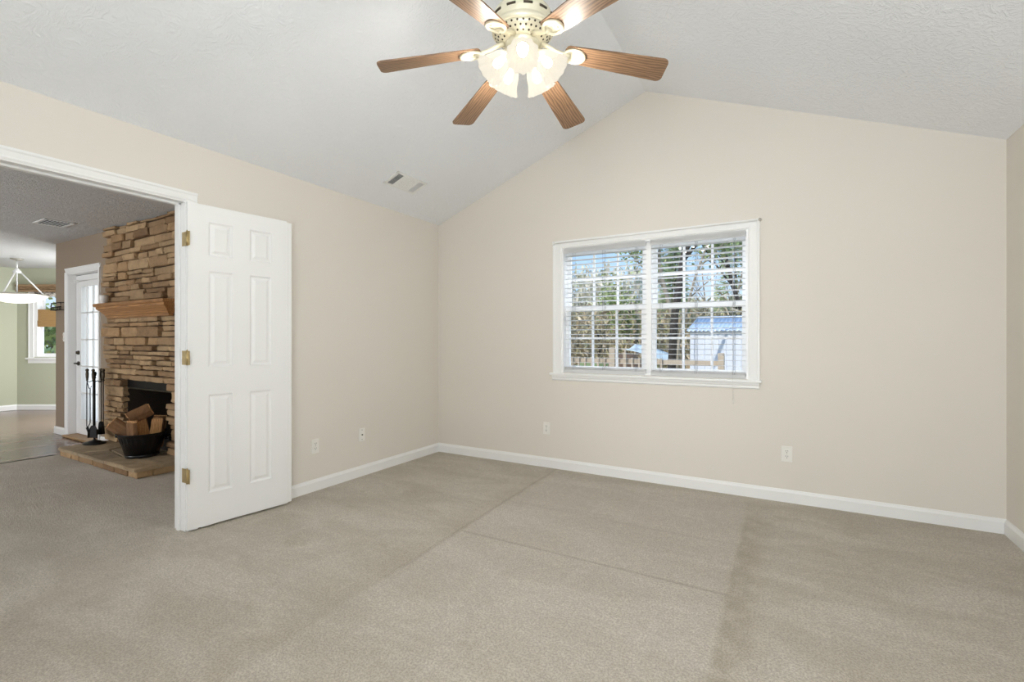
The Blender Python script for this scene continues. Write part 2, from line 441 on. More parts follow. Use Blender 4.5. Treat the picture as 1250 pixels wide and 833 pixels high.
# ------------------------------------------------------------------ geometry helpers
WORLD = {}
class MB:
    def __init__(s):
        s.v = []
        s.f = []
        s.sm = []
    def add(s, verts, faces, smooth=False):
        k = len(s.v)
        s.v += [tuple(p) for p in verts]
        s.f += [tuple(i + k for i in fc) for fc in faces]
        s.sm += [smooth] * len(faces)
        return s
    def box(s, x0, x1, y0, y1, z0, z1, mtx=None):
        vs = [(x0, y0, z0), (x1, y0, z0), (x1, y1, z0), (x0, y1, z0), (x0, y0, z1), (x1, y0, z1), (x1, y1, z1), (x0, y1, z1)]
        if mtx is not None:
            vs = [mtx @ Vector(p) for p in vs]
        return s.add(vs, [(0, 3, 2, 1), (4, 5, 6, 7), (0, 1, 5, 4), (1, 2, 6, 5), (2, 3, 7, 6), (3, 0, 4, 7)])
    def cbox(s, x0, x1, y0, y1, z0, z1, b=0.004, mtx=None):
        """box with chamfered edges"""
        bm = bmesh.new()
        bmesh.ops.create_cube(bm, size=1)
        for w in bm.verts:
            w.co = Vector(((x0 + x1) / 2 + w.co.x * (x1 - x0), (y0 + y1) / 2 + w.co.y * (y1 - y0), (z0 + z1) / 2 + w.co.z * (z1 - z0)))
        bmesh.ops.bevel(bm, geom=bm.edges[:], offset=b, segments=2, profile=0.5, affect='EDGES')
        return s.bm(bm, mtx)
    def bm(s, bm, mtx=None, smooth=False):
        bm.verts.index_update()
        vs = [w.co.copy() for w in bm.verts]
        if mtx is not None:
            vs = [mtx @ p for p in vs]
        fs = [tuple(w.index for w in f.verts) for f in bm.faces]
        bm.free()
        return s.add(vs, fs, smooth)
    def tube(s, pts, rad, n=8, closed=False, smooth=True):
        pts = [Vector(p) for p in pts]
        if not hasattr(rad, '__len__'):
            rad = [rad] * len(pts)
        vs, fs = [], []
        up = None
        L = len(pts)
        for i, p in enumerate(pts):
            a = pts[(i - 1) % L] if (closed or i > 0) else p
            c = pts[(i + 1) % L] if (closed or i < L - 1) else p
            t = (c - a).normalized()
            if up is None:
                up = Vector((0, 0, 1)) if abs(t.z) < 0.9 else Vector((1, 0, 0))
            u = (up - t * up.dot(t))
            if u.length < 1e-5:
                u = Vector((1, 0.3, 0)) - t * Vector((1, 0.3, 0)).dot(t)
            u.normalize()
            up = u
            w = t.cross(u)
            for k in range(n):
                an = 2 * PI * k / n
                vs.append(p + (u * math.cos(an) + w * math.sin(an)) * rad[i])
        for i in range(L if closed else L - 1):
            for k in range(n):
                j = (i + 1) % L
                fs.append((i * n + k, i * n + (k + 1) % n, j * n + (k + 1) % n, j * n + k))
        s.add(vs, fs, smooth)
        if not closed:
            b = len(s.v) - len(vs)
            s.f += [tuple(b + k for k in range(n))[::-1], tuple(b + (L - 1) * n + k for k in range(n))]
            s.sm += [False, False]
        return s
    def lathe(s, prof, n=32, mtx=None, mod=None, smooth=True, sx=1.0, sy=1.0):
        """prof: list of (radius, z)"""
        vs, fs = [], []
        for i, (r, z) in enumerate(prof):
            for k in range(n):
                a = 2 * PI * k / n
                rr = r if mod is None else mod(r, z, a, i)
                p = Vector((rr * math.cos(a) * sx, rr * math.sin(a) * sy, z))
                vs.append(mtx @ p if mtx is not None else p)
        for i in range(len(prof) - 1):
            for k in range(n):
                fs.append((i * n + k, i * n + (k + 1) % n, (i + 1) * n + (k + 1) % n, (i + 1) * n + k))
        s.add(vs, fs, smooth)
        b = len(s.v) - len(vs)
        if prof[0][0] > 1e-4 and mod is None:
            s.f.append(tuple(b + k for k in range(n))[::-1])
            s.sm.append(False)
        if prof[-1][0] > 1e-4 and mod is None:
            s.f.append(tuple(b + (len(prof) - 1) * n + k for k in range(n)))
            s.sm.append(False)
        return s
    def olathe(s, prof, n=32, mtx=None, mod=None, smooth=True):
        """open lathe without end caps"""
        return s.lathe(prof, n, mtx, mod or (lambda r, z, a, i: r), smooth)
    def prism(s, poly, h0, h1, mtx):
        """poly in local xy, extruded along local z"""
        n = len(poly)
        vs = [mtx @ Vector((x, y, h0)) for x, y in poly] + [mtx @ Vector((x, y, h1)) for x, y in poly]
        fs = [tuple(range(n))[::-1], tuple(range(n, 2 * n))] + [(k, (k + 1) % n, n + (k + 1) % n, n + k) for k in range(n)]
        return s.add(vs, fs)

def mk(name, mb, mat, parent=None, bevel=0.0, fix=True):
    """one mesh object; vertices are world positions and are moved into the parent's frame"""
    me = bpy.data.meshes.new(name)
    me.from_pydata(mb.v, [], mb.f)
    me.polygons.foreach_set('use_smooth', mb.sm)
    if fix and len(mb.f) < 60000:
        bm = bmesh.new()
        bm.from_mesh(me)
        bmesh.ops.recalc_face_normals(bm, faces=bm.faces)
        bm.to_mesh(me)
        bm.free()
    o = bpy.data.objects.new(name, me)
    COL.objects.link(o)
    if isinstance(mat, (list, tuple)):
        for q in mat:
            me.materials.append(q)
    else:
        me.materials.append(mat)
    if parent is not None:
        root = parent
        while root.parent is not None:
            root = root.parent
        W = WORLD.get(root.name, Matrix.Identity(4))
        me.transform(W.inverted())
        o.parent = parent
    if bevel:
        b = o.modifiers.new('bevel', 'BEVEL')
        b.width = bevel
        b.segments = 2
        b.limit_method = 'ANGLE'
    return o

def tag(o, label, cat, group=None, kind=None):
    o['label'] = label
    o['category'] = cat
    if group:
        o['group'] = group
    if kind:
        o['kind'] = kind
    return o

def thing(name, label, cat, loc=(0, 0, 0), rotz=0.0, group=None, kind=None):
    o = bpy.data.objects.new(name, None)
    o.empty_display_size = 0.1
    COL.objects.link(o)
    o.location = loc
    o.rotation_euler = (0, 0, rotz)
    WORLD[o.name] = Matrix.Translation(Vector(loc)) @ Matrix.Rotation(rotz, 4, 'Z')
    return tag(o, label, cat, group, kind)

def base_at(o, loc):
    """gives a one-mesh thing its origin at its base"""
    o.data.transform(Matrix.Translation(-Vector(loc)))
    o.location = loc
    return o

def copy_tree(o, parent=None):
    c = o.copy()
    COL.objects.link(c)
    if parent is not None:
        c.parent = parent
    for ch in list(o.children):
        copy_tree(ch, c)
    return c

def struct(name, mb, mat, label, cat, parent=None, bevel=0.0):
    o = mk(name, mb, mat, parent, bevel)
    if parent is None:
        tag(o, label, cat, None, 'structure')
    return o

# ------------------------------------------------------------------ room shell
XL, XR, YB, YR = -3.25, 1.174, 4.076, -1.6
ZE, ZR, XM = 2.4315, 3.302, -1.038
T = 0.12
FX, FY0, FY1 = -11.456, -3.0, 2.42          # family room
SLOPE = (ZR - ZE) / (XM - XL)

fl = MB()
fl.add([(-6.6, -3, 0), (XR, -3, 0), (XR, YB, 0), (XL - T, YB, 0), (XL - T, FY1, 0), (-6.6, FY1, 0)], [(0, 1, 2, 3, 4, 5)])
fl.box(-6.6, XR + T, -3.1, YB + T, -0.1, -0.02)
struct('floor', fl, M['carpet'], 'beige cut pile carpet floor with pressed marks where a bed stood', 'floor')
wf = MB()
wf.box(-11.7, -6.602, -3.1, 4.0, -0.1, -0.004)
struct('floor_nook', wf, M['planks'], 'grey brown plank floor of the breakfast nook beyond the carpet', 'floor')

tr = MB().cbox(-6.612, -6.588, -3.0, 1.95, -0.004, 0.006, 0.002)
struct('trim_3', tr, M['pewter'], 'thin dark transition strip between carpet and plank floor', 'threshold strip')
# vaulted ceiling: two slopes with thickness
cl = MB()
cl.add([(XL - T, YR - T, ZE - SLOPE * T), (XM, YR - T, ZR), (XM, YB + T, ZR), (XL - T, YB + T, ZE - SLOPE * T),
        (XL - T, YR - T, ZE - SLOPE * T + 0.15), (XM, YR - T, ZR + 0.15), (XM, YB + T, ZR + 0.15), (XL - T, YB + T, ZE - SLOPE * T + 0.15)],
       [(0, 1, 2, 3), (4, 7, 6, 5), (0, 3, 7, 4), (0, 4, 5, 1), (3, 2, 6, 7)])
SL2 = (ZR - ZE) / (XR - XM)
cl.add([(XM, YR - T, ZR), (XR + T, YR - T, ZE - SL2 * T), (XR + T, YB + T, ZE - SL2 * T), (XM, YB + T, ZR),
        (XM, YR - T, ZR + 0.15), (XR + T, YR - T, ZE - SL2 * T + 0.15), (XR + T, YB + T, ZE - SL2 * T + 0.15), (XM, YB + T, ZR + 0.15)],
       [(0, 1, 2, 3), (4, 7, 6, 5), (1, 5, 6, 2), (0, 4, 5, 1), (3, 2, 6, 7)])
struct('ceiling', cl, M['ceiling'], 'white stomp textured vaulted ceiling above the fan', 'ceiling')
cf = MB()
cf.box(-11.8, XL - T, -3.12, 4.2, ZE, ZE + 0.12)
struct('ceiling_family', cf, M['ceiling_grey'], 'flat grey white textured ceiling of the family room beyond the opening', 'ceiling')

# back wall with its gable and window hole
WX0, WX1, WZ0, WZ1 = -1.812, -0.25, 0.895, 2.052
wb = MB()
def gable(y):
    return [(XL - T, y, ZE - SLOPE * T), (XM, y, ZR), (XR + T, y, ZE - SL2 * T)]
def ztop(x):
    return ZR - abs(x - XM) * (SLOPE if x < XM else SL2)
xs = [XL - T, WX0, XM, WX1, XR + T]
for i in range(4):
    a, c = xs[i], xs[i + 1]
    spans = [(0.0, None)] if i in (0, 3) else [(0.0, WZ0), (WZ1, None)]
    for z0, z1 in spans:
        za, zc = (ztop(a), ztop(c)) if z1 is None else (z1, z1)
        wb.add([(a, YB, z0), (c, YB, z0), (c, YB, zc), (a, YB, za), (a, YB + T, z0), (c, YB + T, z0), (c, YB + T, zc), (a, YB + T, za)],
               [(0, 1, 2, 3), (5, 4, 7, 6), (0, 4, 5, 1), (3, 2, 6, 7), (0, 3, 7, 4), (1, 5, 6, 2)])
struct('wall_back', wb, M['wall'], 'cream gable wall with the double window', 'wall')
wr = MB().box(XR, XR + T, YR - T, YB, 0, ZE)
struct('wall_right', wr, M['wall'], 'cream wall at the right edge of the room', 'wall')
wrr = MB()
for i, (a, c) in enumerate([(XL - T, XM), (XM, XR + T)]):
    wrr.add([(a, YR, 0), (c, YR, 0), (c, YR, ztop(c)), (a, YR, ztop(a)), (a, YR - T, 0), (c, YR - T, 0), (c, YR - T, ztop(c)), (a, YR - T, ztop(a))],
            [(0, 1, 2, 3), (5, 4, 7, 6), (0, 4, 5, 1), (3, 2, 6, 7), (0, 3, 7, 4), (1, 5, 6, 2)])
struct('wall_rear', wrr, M['wall'], 'cream wall behind the camera', 'wall')
# left wall with the wide doorway
OY0, OY1, OZ = 0.30, 1.592, 2.075
wl = MB()
wl.box(XL - T, XL, YR, OY0 - 0.02, 0, ZE)
wl.box(XL - T, XL, OY1, YB, 0, ZE)
wl.box(XL - T, XL, OY0 - 0.02, OY1, OZ, ZE)
struct('wall_left', wl, M['wall'], 'cream left wall with the wide double doorway', 'wall')
# family room shell
HY = 2.42
wfp = MB()
DX0, DX1, DZ = -7.765, -6.885, 2.03
BX0, BX1, BZ0, BZ1 = -6.13, -5.15, 0.09, 0.775
wfp.box(-8.15, DX0, HY, HY + T, 0, ZE)
wfp.box(DX0, DX1, HY, HY + T, DZ, ZE)
wfp.box(DX1, BX0, HY, HY + T, 0, ZE)
wfp.box(BX0, BX1, HY, HY + T, BZ1, ZE)
wfp.box(BX1, XL - T, HY, HY + T, 0, ZE)
wfp.box(-8.15, -8.03, HY + T, 3.66, 0, ZE)
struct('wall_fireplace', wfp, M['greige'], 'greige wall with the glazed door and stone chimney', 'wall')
ws = MB()
ws.box(FX - T, FX, FY0, 2.9, 0, ZE)
struct('wall_nook_left', ws, M['green'], 'sage green wall left of the nook window', 'wall')
BA = Vector((FX, 2.9, 0))
BM = Matrix.Translation(BA) @ Matrix.Rotation(R(30), 4, 'Z')     # bay frame: x along the wall, y outwards
wn = MB()
NS0, NS1, NZ0, NZ1 = 0.285, 1.17, 0.907, 2.03
wn.box(-0.02, NS0, 0, T, 0, ZE, BM)
wn.box(NS1, 1.5, 0, T, 0, ZE, BM)
wn.box(NS0, NS1, 0, T, 0, NZ0, BM)
wn.box(NS0, NS1, 0, T, NZ1, ZE, BM)
wn.box(FX + 1.5 * 0.866 - 0.05, -8.03, 3.65, 3.65 + T, 0, ZE)
struct('wall_nook_window', wn, M['green'], 'sage green angled bay wall around the nook window', 'wall')
wfr = MB().box(FX - T, XL - T, FY0 - T, FY0, 0, ZE)
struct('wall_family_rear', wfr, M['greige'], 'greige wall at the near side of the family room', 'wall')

# baseboards
def baseboard(name, a, c, label, h=0.092, t=0.015):
    a, c = Vector(a), Vector(c)
    d = (c - a)
    ln = d.length
    mtx = Matrix.Translation(a) @ Matrix.Rotation(math.atan2(d.y, d.x), 4, 'Z')
    mb = MB()
    prof = [(0, 0), (t, 0), (t, h - 0.022), (t * 0.55, h - 0.008), (t * 0.4, h), (0, h)]
    # local: x along, profile in (y, z), room on +y side
    vs = [mtx @ Vector((0, y, z)) for y, z in prof] + [mtx @ Vector((ln, y, z)) for y, z in prof]
    n = len(prof)
    mb.add(vs, [tuple(range(n)), tuple(range(n, 2 * n))[::-1]] + [(k, n + k, n + (k + 1) % n, (k + 1) % n) for k in range(n)])
    return struct(name, mb, M['trim'], label, 'baseboard')
baseboard('baseboard_back', (XR, YB, 0), (XL, YB, 0), 'white baseboard along the window wall')
baseboard('baseboard_left', (XL, YB - 0.015, 0), (XL, 1.66, 0), 'white baseboard along the left wall beside the open door')
baseboard('baseboard_left_near', (XL, 0.2, 0), (XL, YR, 0), 'white baseboard left of the doorway')
baseboard('baseboard_right', (XR, YR, 0), (XR, YB - 0.015, 0), 'white baseboard along the right wall')
baseboard('baseboard_fireplace', (-7.83, HY, 0), (-8.15, HY, 0), 'short white baseboard between glazed door and wall corner')
baseboard('baseboard_chimney', (-6.56, HY, 0), (-6.82, HY, 0), 'short white baseboard between stone chimney and glazed door')
baseboard('baseboard_corner', (-8.15, HY - 0.015, 0), (-8.15, 3.65, 0), 'white baseboard wrapping the nook side of the wall corner')
baseboard('baseboard_nook', (FX, 2.9, 0), (FX, FY0, 0), 'white baseboard under the plain sage wall')
bb = Vector((FX + 1.5 * 0.866, 2.9 + 0.75, 0))
baseboard('baseboard_nook_window', bb, (FX, 2.9, 0), 'white baseboard under the nook window')

# doorway jamb and casing (trim)
tj = MB()
tj.cbox(XL - T - 0.004, XL + 0.002, 1.572, 1.594, 0, 2.06, 0.002)
tj.cbox(XL - T - 0.004, XL + 0.002, 0.278, 0.302, 0, 2.06, 0.002)
tj.cbox(XL - T - 0.004, XL + 0.002, 0.278, 1.594, 2.055, 2.078, 0.002)
tj.cbox(XL - 0.085, XL - 0.05, 0.302, 1.572, 2.043, 2.056, 0.002)
tj.cbox(XL - 0.085, XL - 0.05, 1.560, 1.573, 0, 2.056, 0.002)
struct('trim_1', tj, M['trim'], 'white jamb lining of the wide doorway', 'door jamb')
tc_ = MB()
def casing_profile(mb, mtx, ln, w=0.06, t=0.016):
    prof = [(0, 0), (w, 0), (w, t), (w - 0.012, t), (w - 0.02, t * 0.72), (0.016, t * 0.5), (0.008, t * 0.62), (0, t * 0.4)]
    n = len(prof)
    vs = [mtx @ Vector((0, y, z)) for y, z in prof] + [mtx @ Vector((ln, y, z)) for y, z in prof]
    mb.add(vs, [tuple(range(n)), tuple(range(n, 2 * n))[::-1]] + [(k, n + k, n + (k + 1) % n, (k + 1) % n) for k in range(n)])
def frame(xa, ya, za):
    m = Matrix.Identity(4)
    for i, v in enumerate((xa, ya, za)):
        for j in range(3):
            m[j][i] = v[j]
    return m
# head casing on both faces of the left wall, legs beside the opening
casing_profile(tc_, Matrix.Translation((XL, 0.235, 2.063)) @ frame((0, 1, 0), (0, 0, 1), (1, 0, 0)), 1.405)
casing_profile(tc_, Matrix.Translation((XL, 1.580, 0)) @ frame((0, 0, 1), (0, 1, 0), (1, 0, 0)), 2.063)
casing_profile(tc_, Matrix.Translation((XL, 0.295, 0)) @ frame((0, 0, 1), (0, -1, 0), (1, 0, 0)), 2.063)
casing_profile(tc_, Matrix.Translation((XL - T, 0.235, 2.063)) @ frame((0, 1, 0), (0, 0, 1), (-1, 0, 0)), 1.405)
casing_profile(tc_, Matrix.Translation((XL - T, 1.580, 0)) @ frame((0, 0, 1), (0, 1, 0), (-1, 0, 0)), 2.063)
struct('trim_2', tc_, M['trim'], 'white moulded casing around the wide doorway', 'door casing')

# ------------------------------------------------------------------ six panel door leaf, swung open along the left wall
DA = math.atan2(0.622, 0.081)
d1 = thing('door_1', 'white six-panel door leaf swung open against the left wall', 'door', (-3.22, 1.572, 0), DA, None, 'structure')
DM = WORLD[d1.name]
# door frame: x along the leaf from the hinge, -y is the face towards the room, leaf thickness goes to +y
W_, H0, H1, TH = 0.628, 0.014, 2.055, 0.034
leaf = MB()
colsx = [(0.0, 0.118), (0.262, 0.372), (0.518, W_)]
rows = [(0.22, 0.845), (1.022, 1.637), (1.735, 1.95)]
for a, c in colsx:
    leaf.box(a, c, 0, TH, H0, H1, DM)
zz = [H0, rows[0][0], rows[0][1], rows[1][0], rows[1][1], rows[2][0], rows[2][1], H1]
for a, c in [(0.118, 0.262), (0.372, 0.518)]:
    for k in range(0, 8, 2):
        leaf.box(a, c, 0, TH, zz[k], zz[k + 1], DM)
    for z0, z1 in rows:
        for sgn, y0 in ((1, 0.0), (-1, TH)):
            # sloped moulding, recess and raised field on each face
            def ring(i, dep):
                return [(a + i, y0 + sgn * dep, z0 + i), (c - i, y0 + sgn * dep, z0 + i), (c - i, y0 + sgn * dep, z1 - i), (a + i, y0 + sgn * dep, z1 - i)]
            rr = [ring(0, 0), ring(0.010, 0.009), ring(0.018, 0.009), ring(0.036, 0.0025)]
            vs = [DM @ Vector(p) for r_ in rr for p in r_]
            fs = [(4 * q + k, 4 * q + (k + 1) % 4, 4 * q + 4 + (k + 1) % 4, 4 * q + 4 + k) for q in range(3) for k in range(4)] + [(12, 13, 14, 15)]
            leaf.add(vs, fs)
mk('door_leaf', leaf, M['door'], d1)
ast = MB().cbox(W_ + 0.001, W_ + 0.012, 0.004, TH + 0.010, H0, 2.05, 0.002, DM).cbox(W_ + 0.001, W_ + 0.045, 0.016, TH - 0.002, H0, 2.05, 0.003, DM)
mk('astragal', ast, M['trim'], d1)
for z in (1.825, 1.085, 0.35):
    hg = MB()
    hg.tube([(XL + 0.034, 1.568, z - 0.046), (XL + 0.034, 1.568, z + 0.046)], 0.0055, 10)
    hg.tube([(XL + 0.034, 1.568, z + 0.046), (XL + 0.034, 1.568, z + 0.053)], [0.004, 0.002], 8)
    hg.box(XL - 0.030, XL + 0.028, 1.5695, 1.5715, z - 0.044, z + 0.044)
    hg.box(XL + 0.031, XL + 0.060, 1.5685, 1.5712, z - 0.044, z + 0.044)
    mk('hinge', hg, M['brass'], d1)['label'] = 'brass hinge'

# ------------------------------------------------------------------ back window
w1 = thing('window_1', 'white double window with grids in the cream gable wall', 'window', (-1.03, YB, WZ0), 0, None, 'structure')
fr = MB()
fr.box(WX0, WX0 + 0.02, YB, YB + T, WZ0, WZ1)
fr.box(WX1 - 0.02, WX1, YB, YB + T, WZ0, WZ1)
fr.box(WX0 + 0.02, WX1 - 0.02, YB, YB + T, WZ1 - 0.02, WZ1)
fr.box(WX0 + 0.02, WX1 - 0.02, YB + 0.02, YB + T + 0.03, WZ0, WZ0 + 0.02)
fr.box(-1.055, -1.0, YB + 0.045, YB + T, WZ0 + 0.02, WZ1 - 0.02)
mk('window_frame', fr, M['vinyl'], w1)
cs = MB()
casing_profile(cs, Matrix.Translation((WX0 + 0.006, YB, 0.885)) @ frame((0, 0, 1), (-1, 0, 0), (0, -1, 0)), 1.225, 0.085, 0.018)
casing_profile(cs, Matrix.Translation((WX1 - 0.006, YB, 0.885)) @ frame((0, 0, 1), (1, 0, 0), (0, -1, 0)), 1.225, 0.078, 0.018)
casing_profile(cs, Matrix.Translation((-1.895, YB, WZ1 - 0.006)) @ frame((1, 0, 0), (0, 0, 1), (0, -1, 0)), 1.718, 0.066, 0.018)
mk('casing', cs, M['trim'], w1)
st = MB().cbox(-1.918, -0.163, YB - 0.042, YB + 0.04, 0.872, 0.892, 0.005)
mk('window_sill', st, M['trim'], w1)
ap = MB()
pa = [(0, 0.872), (-0.022, 0.872), (-0.020, 0.855), (-0.014, 0.846), (-0.014, 0.832), (-0.006, 0.822), (0, 0.822)]
v0 = [(-1.9 , YB + y, z) for y, z in pa]
v1 = [(-0.182, YB + y, z) for y, z in pa]
n = len(pa)
ap.add(v0 + v1, [tuple(range(n)), tuple(range(n, 2 * n))[::-1]] + [(k, n + k, n + (k + 1) % n, (k + 1) % n) for k in range(n)])
mk('apron', ap, M['trim'], w1)
def sash(x0, x1, z0, z1, y, name):
    sb = MB()
    s = 0.034
    sb.box(x0, x0 + s, y, y + 0.03, z0, z1)
    sb.box(x1 - s, x1, y, y + 0.03, z0, z1)
    sb.box(x0 + s, x1 - s, y, y + 0.03, z0, z0 + 0.042)
    sb.box(x0 + s, x1 - s, y, y + 0.03, z1 - 0.04, z1)
    ix0, ix1, iz0, iz1 = x0 + s, x1 - s, z0 + 0.042, z1 - 0.04
    for k in (1, 2):
        xm = ix0 + (ix1 - ix0) * k / 3
        sb.box(xm - 0.009, xm + 0.009, y + 0.006, y + 0.024, iz0, iz1)
    zm = (iz0 + iz1) / 2
    sb.box(ix0, ix1, y + 0.007, y + 0.023, zm - 0.009, zm + 0.009)
    o = mk('sash', sb, M['vinyl'], w1)
    mk('glass_pane', MB().box(ix0, ix1, y + 0.014, y + 0.016, iz0, iz1), M['glass'], o)
for x0, x1 in ((WX0 + 0.02, -1.055), (-1.0, WX1 - 0.02)):
    sash(x0, x1, 1.470, WZ1 - 0.02, YB + 0.10, 'upper')
    sash(x0, x1, WZ0 + 0.02, 1.508, YB + 0.068, 'lower')

# blinds
def blinds(x0, x1, zb, label):
    t = thing('window_blind', label, 'blind', ((x0 + x1) / 2, YB + 0.035, zb), 0, 'slatted blinds in the double window')
    mk('valance', MB().cbox(x0, x1, YB - 0.008, YB + 0.004, 1.994, 2.046, 0.003).box(x0 + 0.004, x1 - 0.004, YB + 0.004, YB + 0.058, 2.005, 2.044), M['slat'], t)
    sl = MB()
    z = 1.97
    while z > zb + 0.062:
        mt = Matrix.Translation((0, YB + 0.034, z)) @ Matrix.Rotation(R(-4), 4, 'X')
        sl.box(x0 + 0.004, x1 - 0.004, -0.025, 0.025, -0.0014, 0.0014, mt)
        z -= 0.0425
    # slats resting in a pack on the bottom rail
    for k in range(5):
        sl.box(x0 + 0.004, x1 - 0.004, YB + 0.009, YB + 0.059, zb + 0.030 + 0.0036 * k, zb + 0.0328 + 0.0036 * k)
    mk('slats', sl, M['slat'], t)
    mk('bottom_rail', MB().cbox(x0 + 0.003, x1 - 0.003, YB + 0.006, YB + 0.060, zb, zb + 0.029, 0.003), M['slat'], t)
    ld = MB()
    for fx in (0.115, 0.5, 0.885):
        xx = x0 + (x1 - x0) * fx
        for dx in (-0.006, 0.006):
            for yy in (YB + 0.0075, YB + 0.0605):
                ld.tube([(xx + dx, yy, zb + 0.015), (xx + dx, yy, 2.0)], 0.0009, 5)
    mk('ladder_string', ld, M['ladder'], t)
    return t
bl = blinds(WX0 + 0.024, -1.036, 0.900, 'white slatted blind over the left half of the double window')
br_ = blinds(-1.0, WX1 - 0.024, 0.897, 'white slatted blind over the right half of the double window')
cd = MB()
cd.tube([(-0.362, YB - 0.012, 2.0), (-0.362, YB - 0.014, 1.6), (-0.362, YB - 0.046, 0.92), (-0.361, YB - 0.047, 0.86), (-0.358, YB - 0.02, 0.735)], 0.0011, 6)
co = mk('pull_cord', cd, M['cord'], br_)
mk('tassel', MB().lathe([(0.001, 0.742), (0.004, 0.738), (0.0065, 0.712), (0.005, 0.704), (0.0, 0.703)], 12, Matrix.Translation((-0.358, YB - 0.02, 0))), M['plate'], co)
rod = thing('curtain_rod', 'thin white curtain rod mounted along the top casing of the window', 'curtain rod', (-1.03, YB - 0.02, 2.09))
mk('rod', MB().tube([(-1.878, YB - 0.032, 2.090), (-0.182, YB - 0.032, 2.098)], 0.0055, 12), M['trim'], rod)
for x, z in ((-1.878, 2.090), (-0.182, 2.098)):
    b_ = mk('bracket', MB().box(x - 0.008, x + 0.008, YB - 0.038, YB - 0.016, z - 0.012, z + 0.012), M['trim'], rod)
kn = MB()
bmk = bmesh.new()
bmesh.ops.create_uvsphere(bmk, u_segments=16, v_segments=10, radius=0.013)
kn.bm(bmk, Matrix.Translation((-0.176, YB - 0.034, 2.100)), True)
mk('end_knob', kn, M['brushed'], rod)

# ------------------------------------------------------------------ outlets and plates
def plate(name, label, cat, loc, rz, kind, group=None):
    """built in a frame where -y is the room side"""
    t = thing(name, label, cat, loc, rz, group)
    Wm = WORLD[t.name]
    mk('cover_plate', MB().cbox(-0.035, 0.035, -0.006, -0.0002, -0.0575, 0.0575, 0.0025, Wm), M['plate'], t)
    if kind == 'duplex':
        for z in (0.0195, -0.0195):
            f = MB()
            pts = []
            for k in range(24):
                a = 2 * PI * k / 24
                pts.append((0.017 * math.cos(a), max(-0.0135, min(0.0135, 0.017 * math.sin(a)))))
            f.prism(pts, 0.0, 0.0085, Wm @ Matrix.Translation((0, 0, z)) @ Matrix.Rotation(R(90), 4, 'X'))
            fo = mk('socket', f, M['plate'], t)
            s_ = MB()
            s_.box(-0.0078, -0.0052, -0.0092, -0.008, z - 0.001, z + 0.0085, Wm)
            s_.box(0.0052, 0.0078, -0.0092, -0.008, z + 0.0005, z + 0.0085, Wm)
            s_.tube([Wm @ Vector((0, -0.008, z - 0.0075)), Wm @ Vector((0, -0.0092, z - 0.0075))], 0.0028, 10)
            mk('slot', s_, M['slot'], fo)
        mk('screw', MB().tube([Wm @ Vector((0, -0.005, 0)), Wm @ Vector((0, -0.0075, 0))], 0.003, 10), M['brushed'], t)
    elif kind == 'jack':
        mk('cable_jack', MB().tube([Wm @ Vector((0, -0.005, 0.0)), Wm @ Vector((0, -0.014, 0.0))], 0.0055, 12), M['slot'], t)
        for z in (0.042, -0.042):
            mk('screw', MB().tube([Wm @ Vector((0, -0.005, z)), Wm @ Vector((0, -0.0075, z))], 0.003, 10), M['slot'], t)
    elif kind == 'switch':
        for z in (0.028, -0.028):
            mk('toggle', MB().cbox(-0.005, 0.005, -0.018, -0.005, z - 0.009, z + 0.009, 0.002, Wm), M['plate'], t)
    return t
plate('wall_outlet', 'small duplex outlet under the left end of the window', 'outlet', (-1.961, YB, 0.365), 0, 'duplex')
plate('wall_outlet', 'duplex outlet on the window wall right of the window', 'outlet', (0.0, YB, 0.355), 0, 'duplex')
plate('wall_outlet', 'duplex outlet on the left wall nearest the open door', 'outlet', (XL, 2.52, 0.353), R(90), 'duplex')
plate('cable_plate', 'cable jack plate on the left wall nearer the corner', 'wall plate', (XL, 3.0, 0.362), R(90), 'jack')

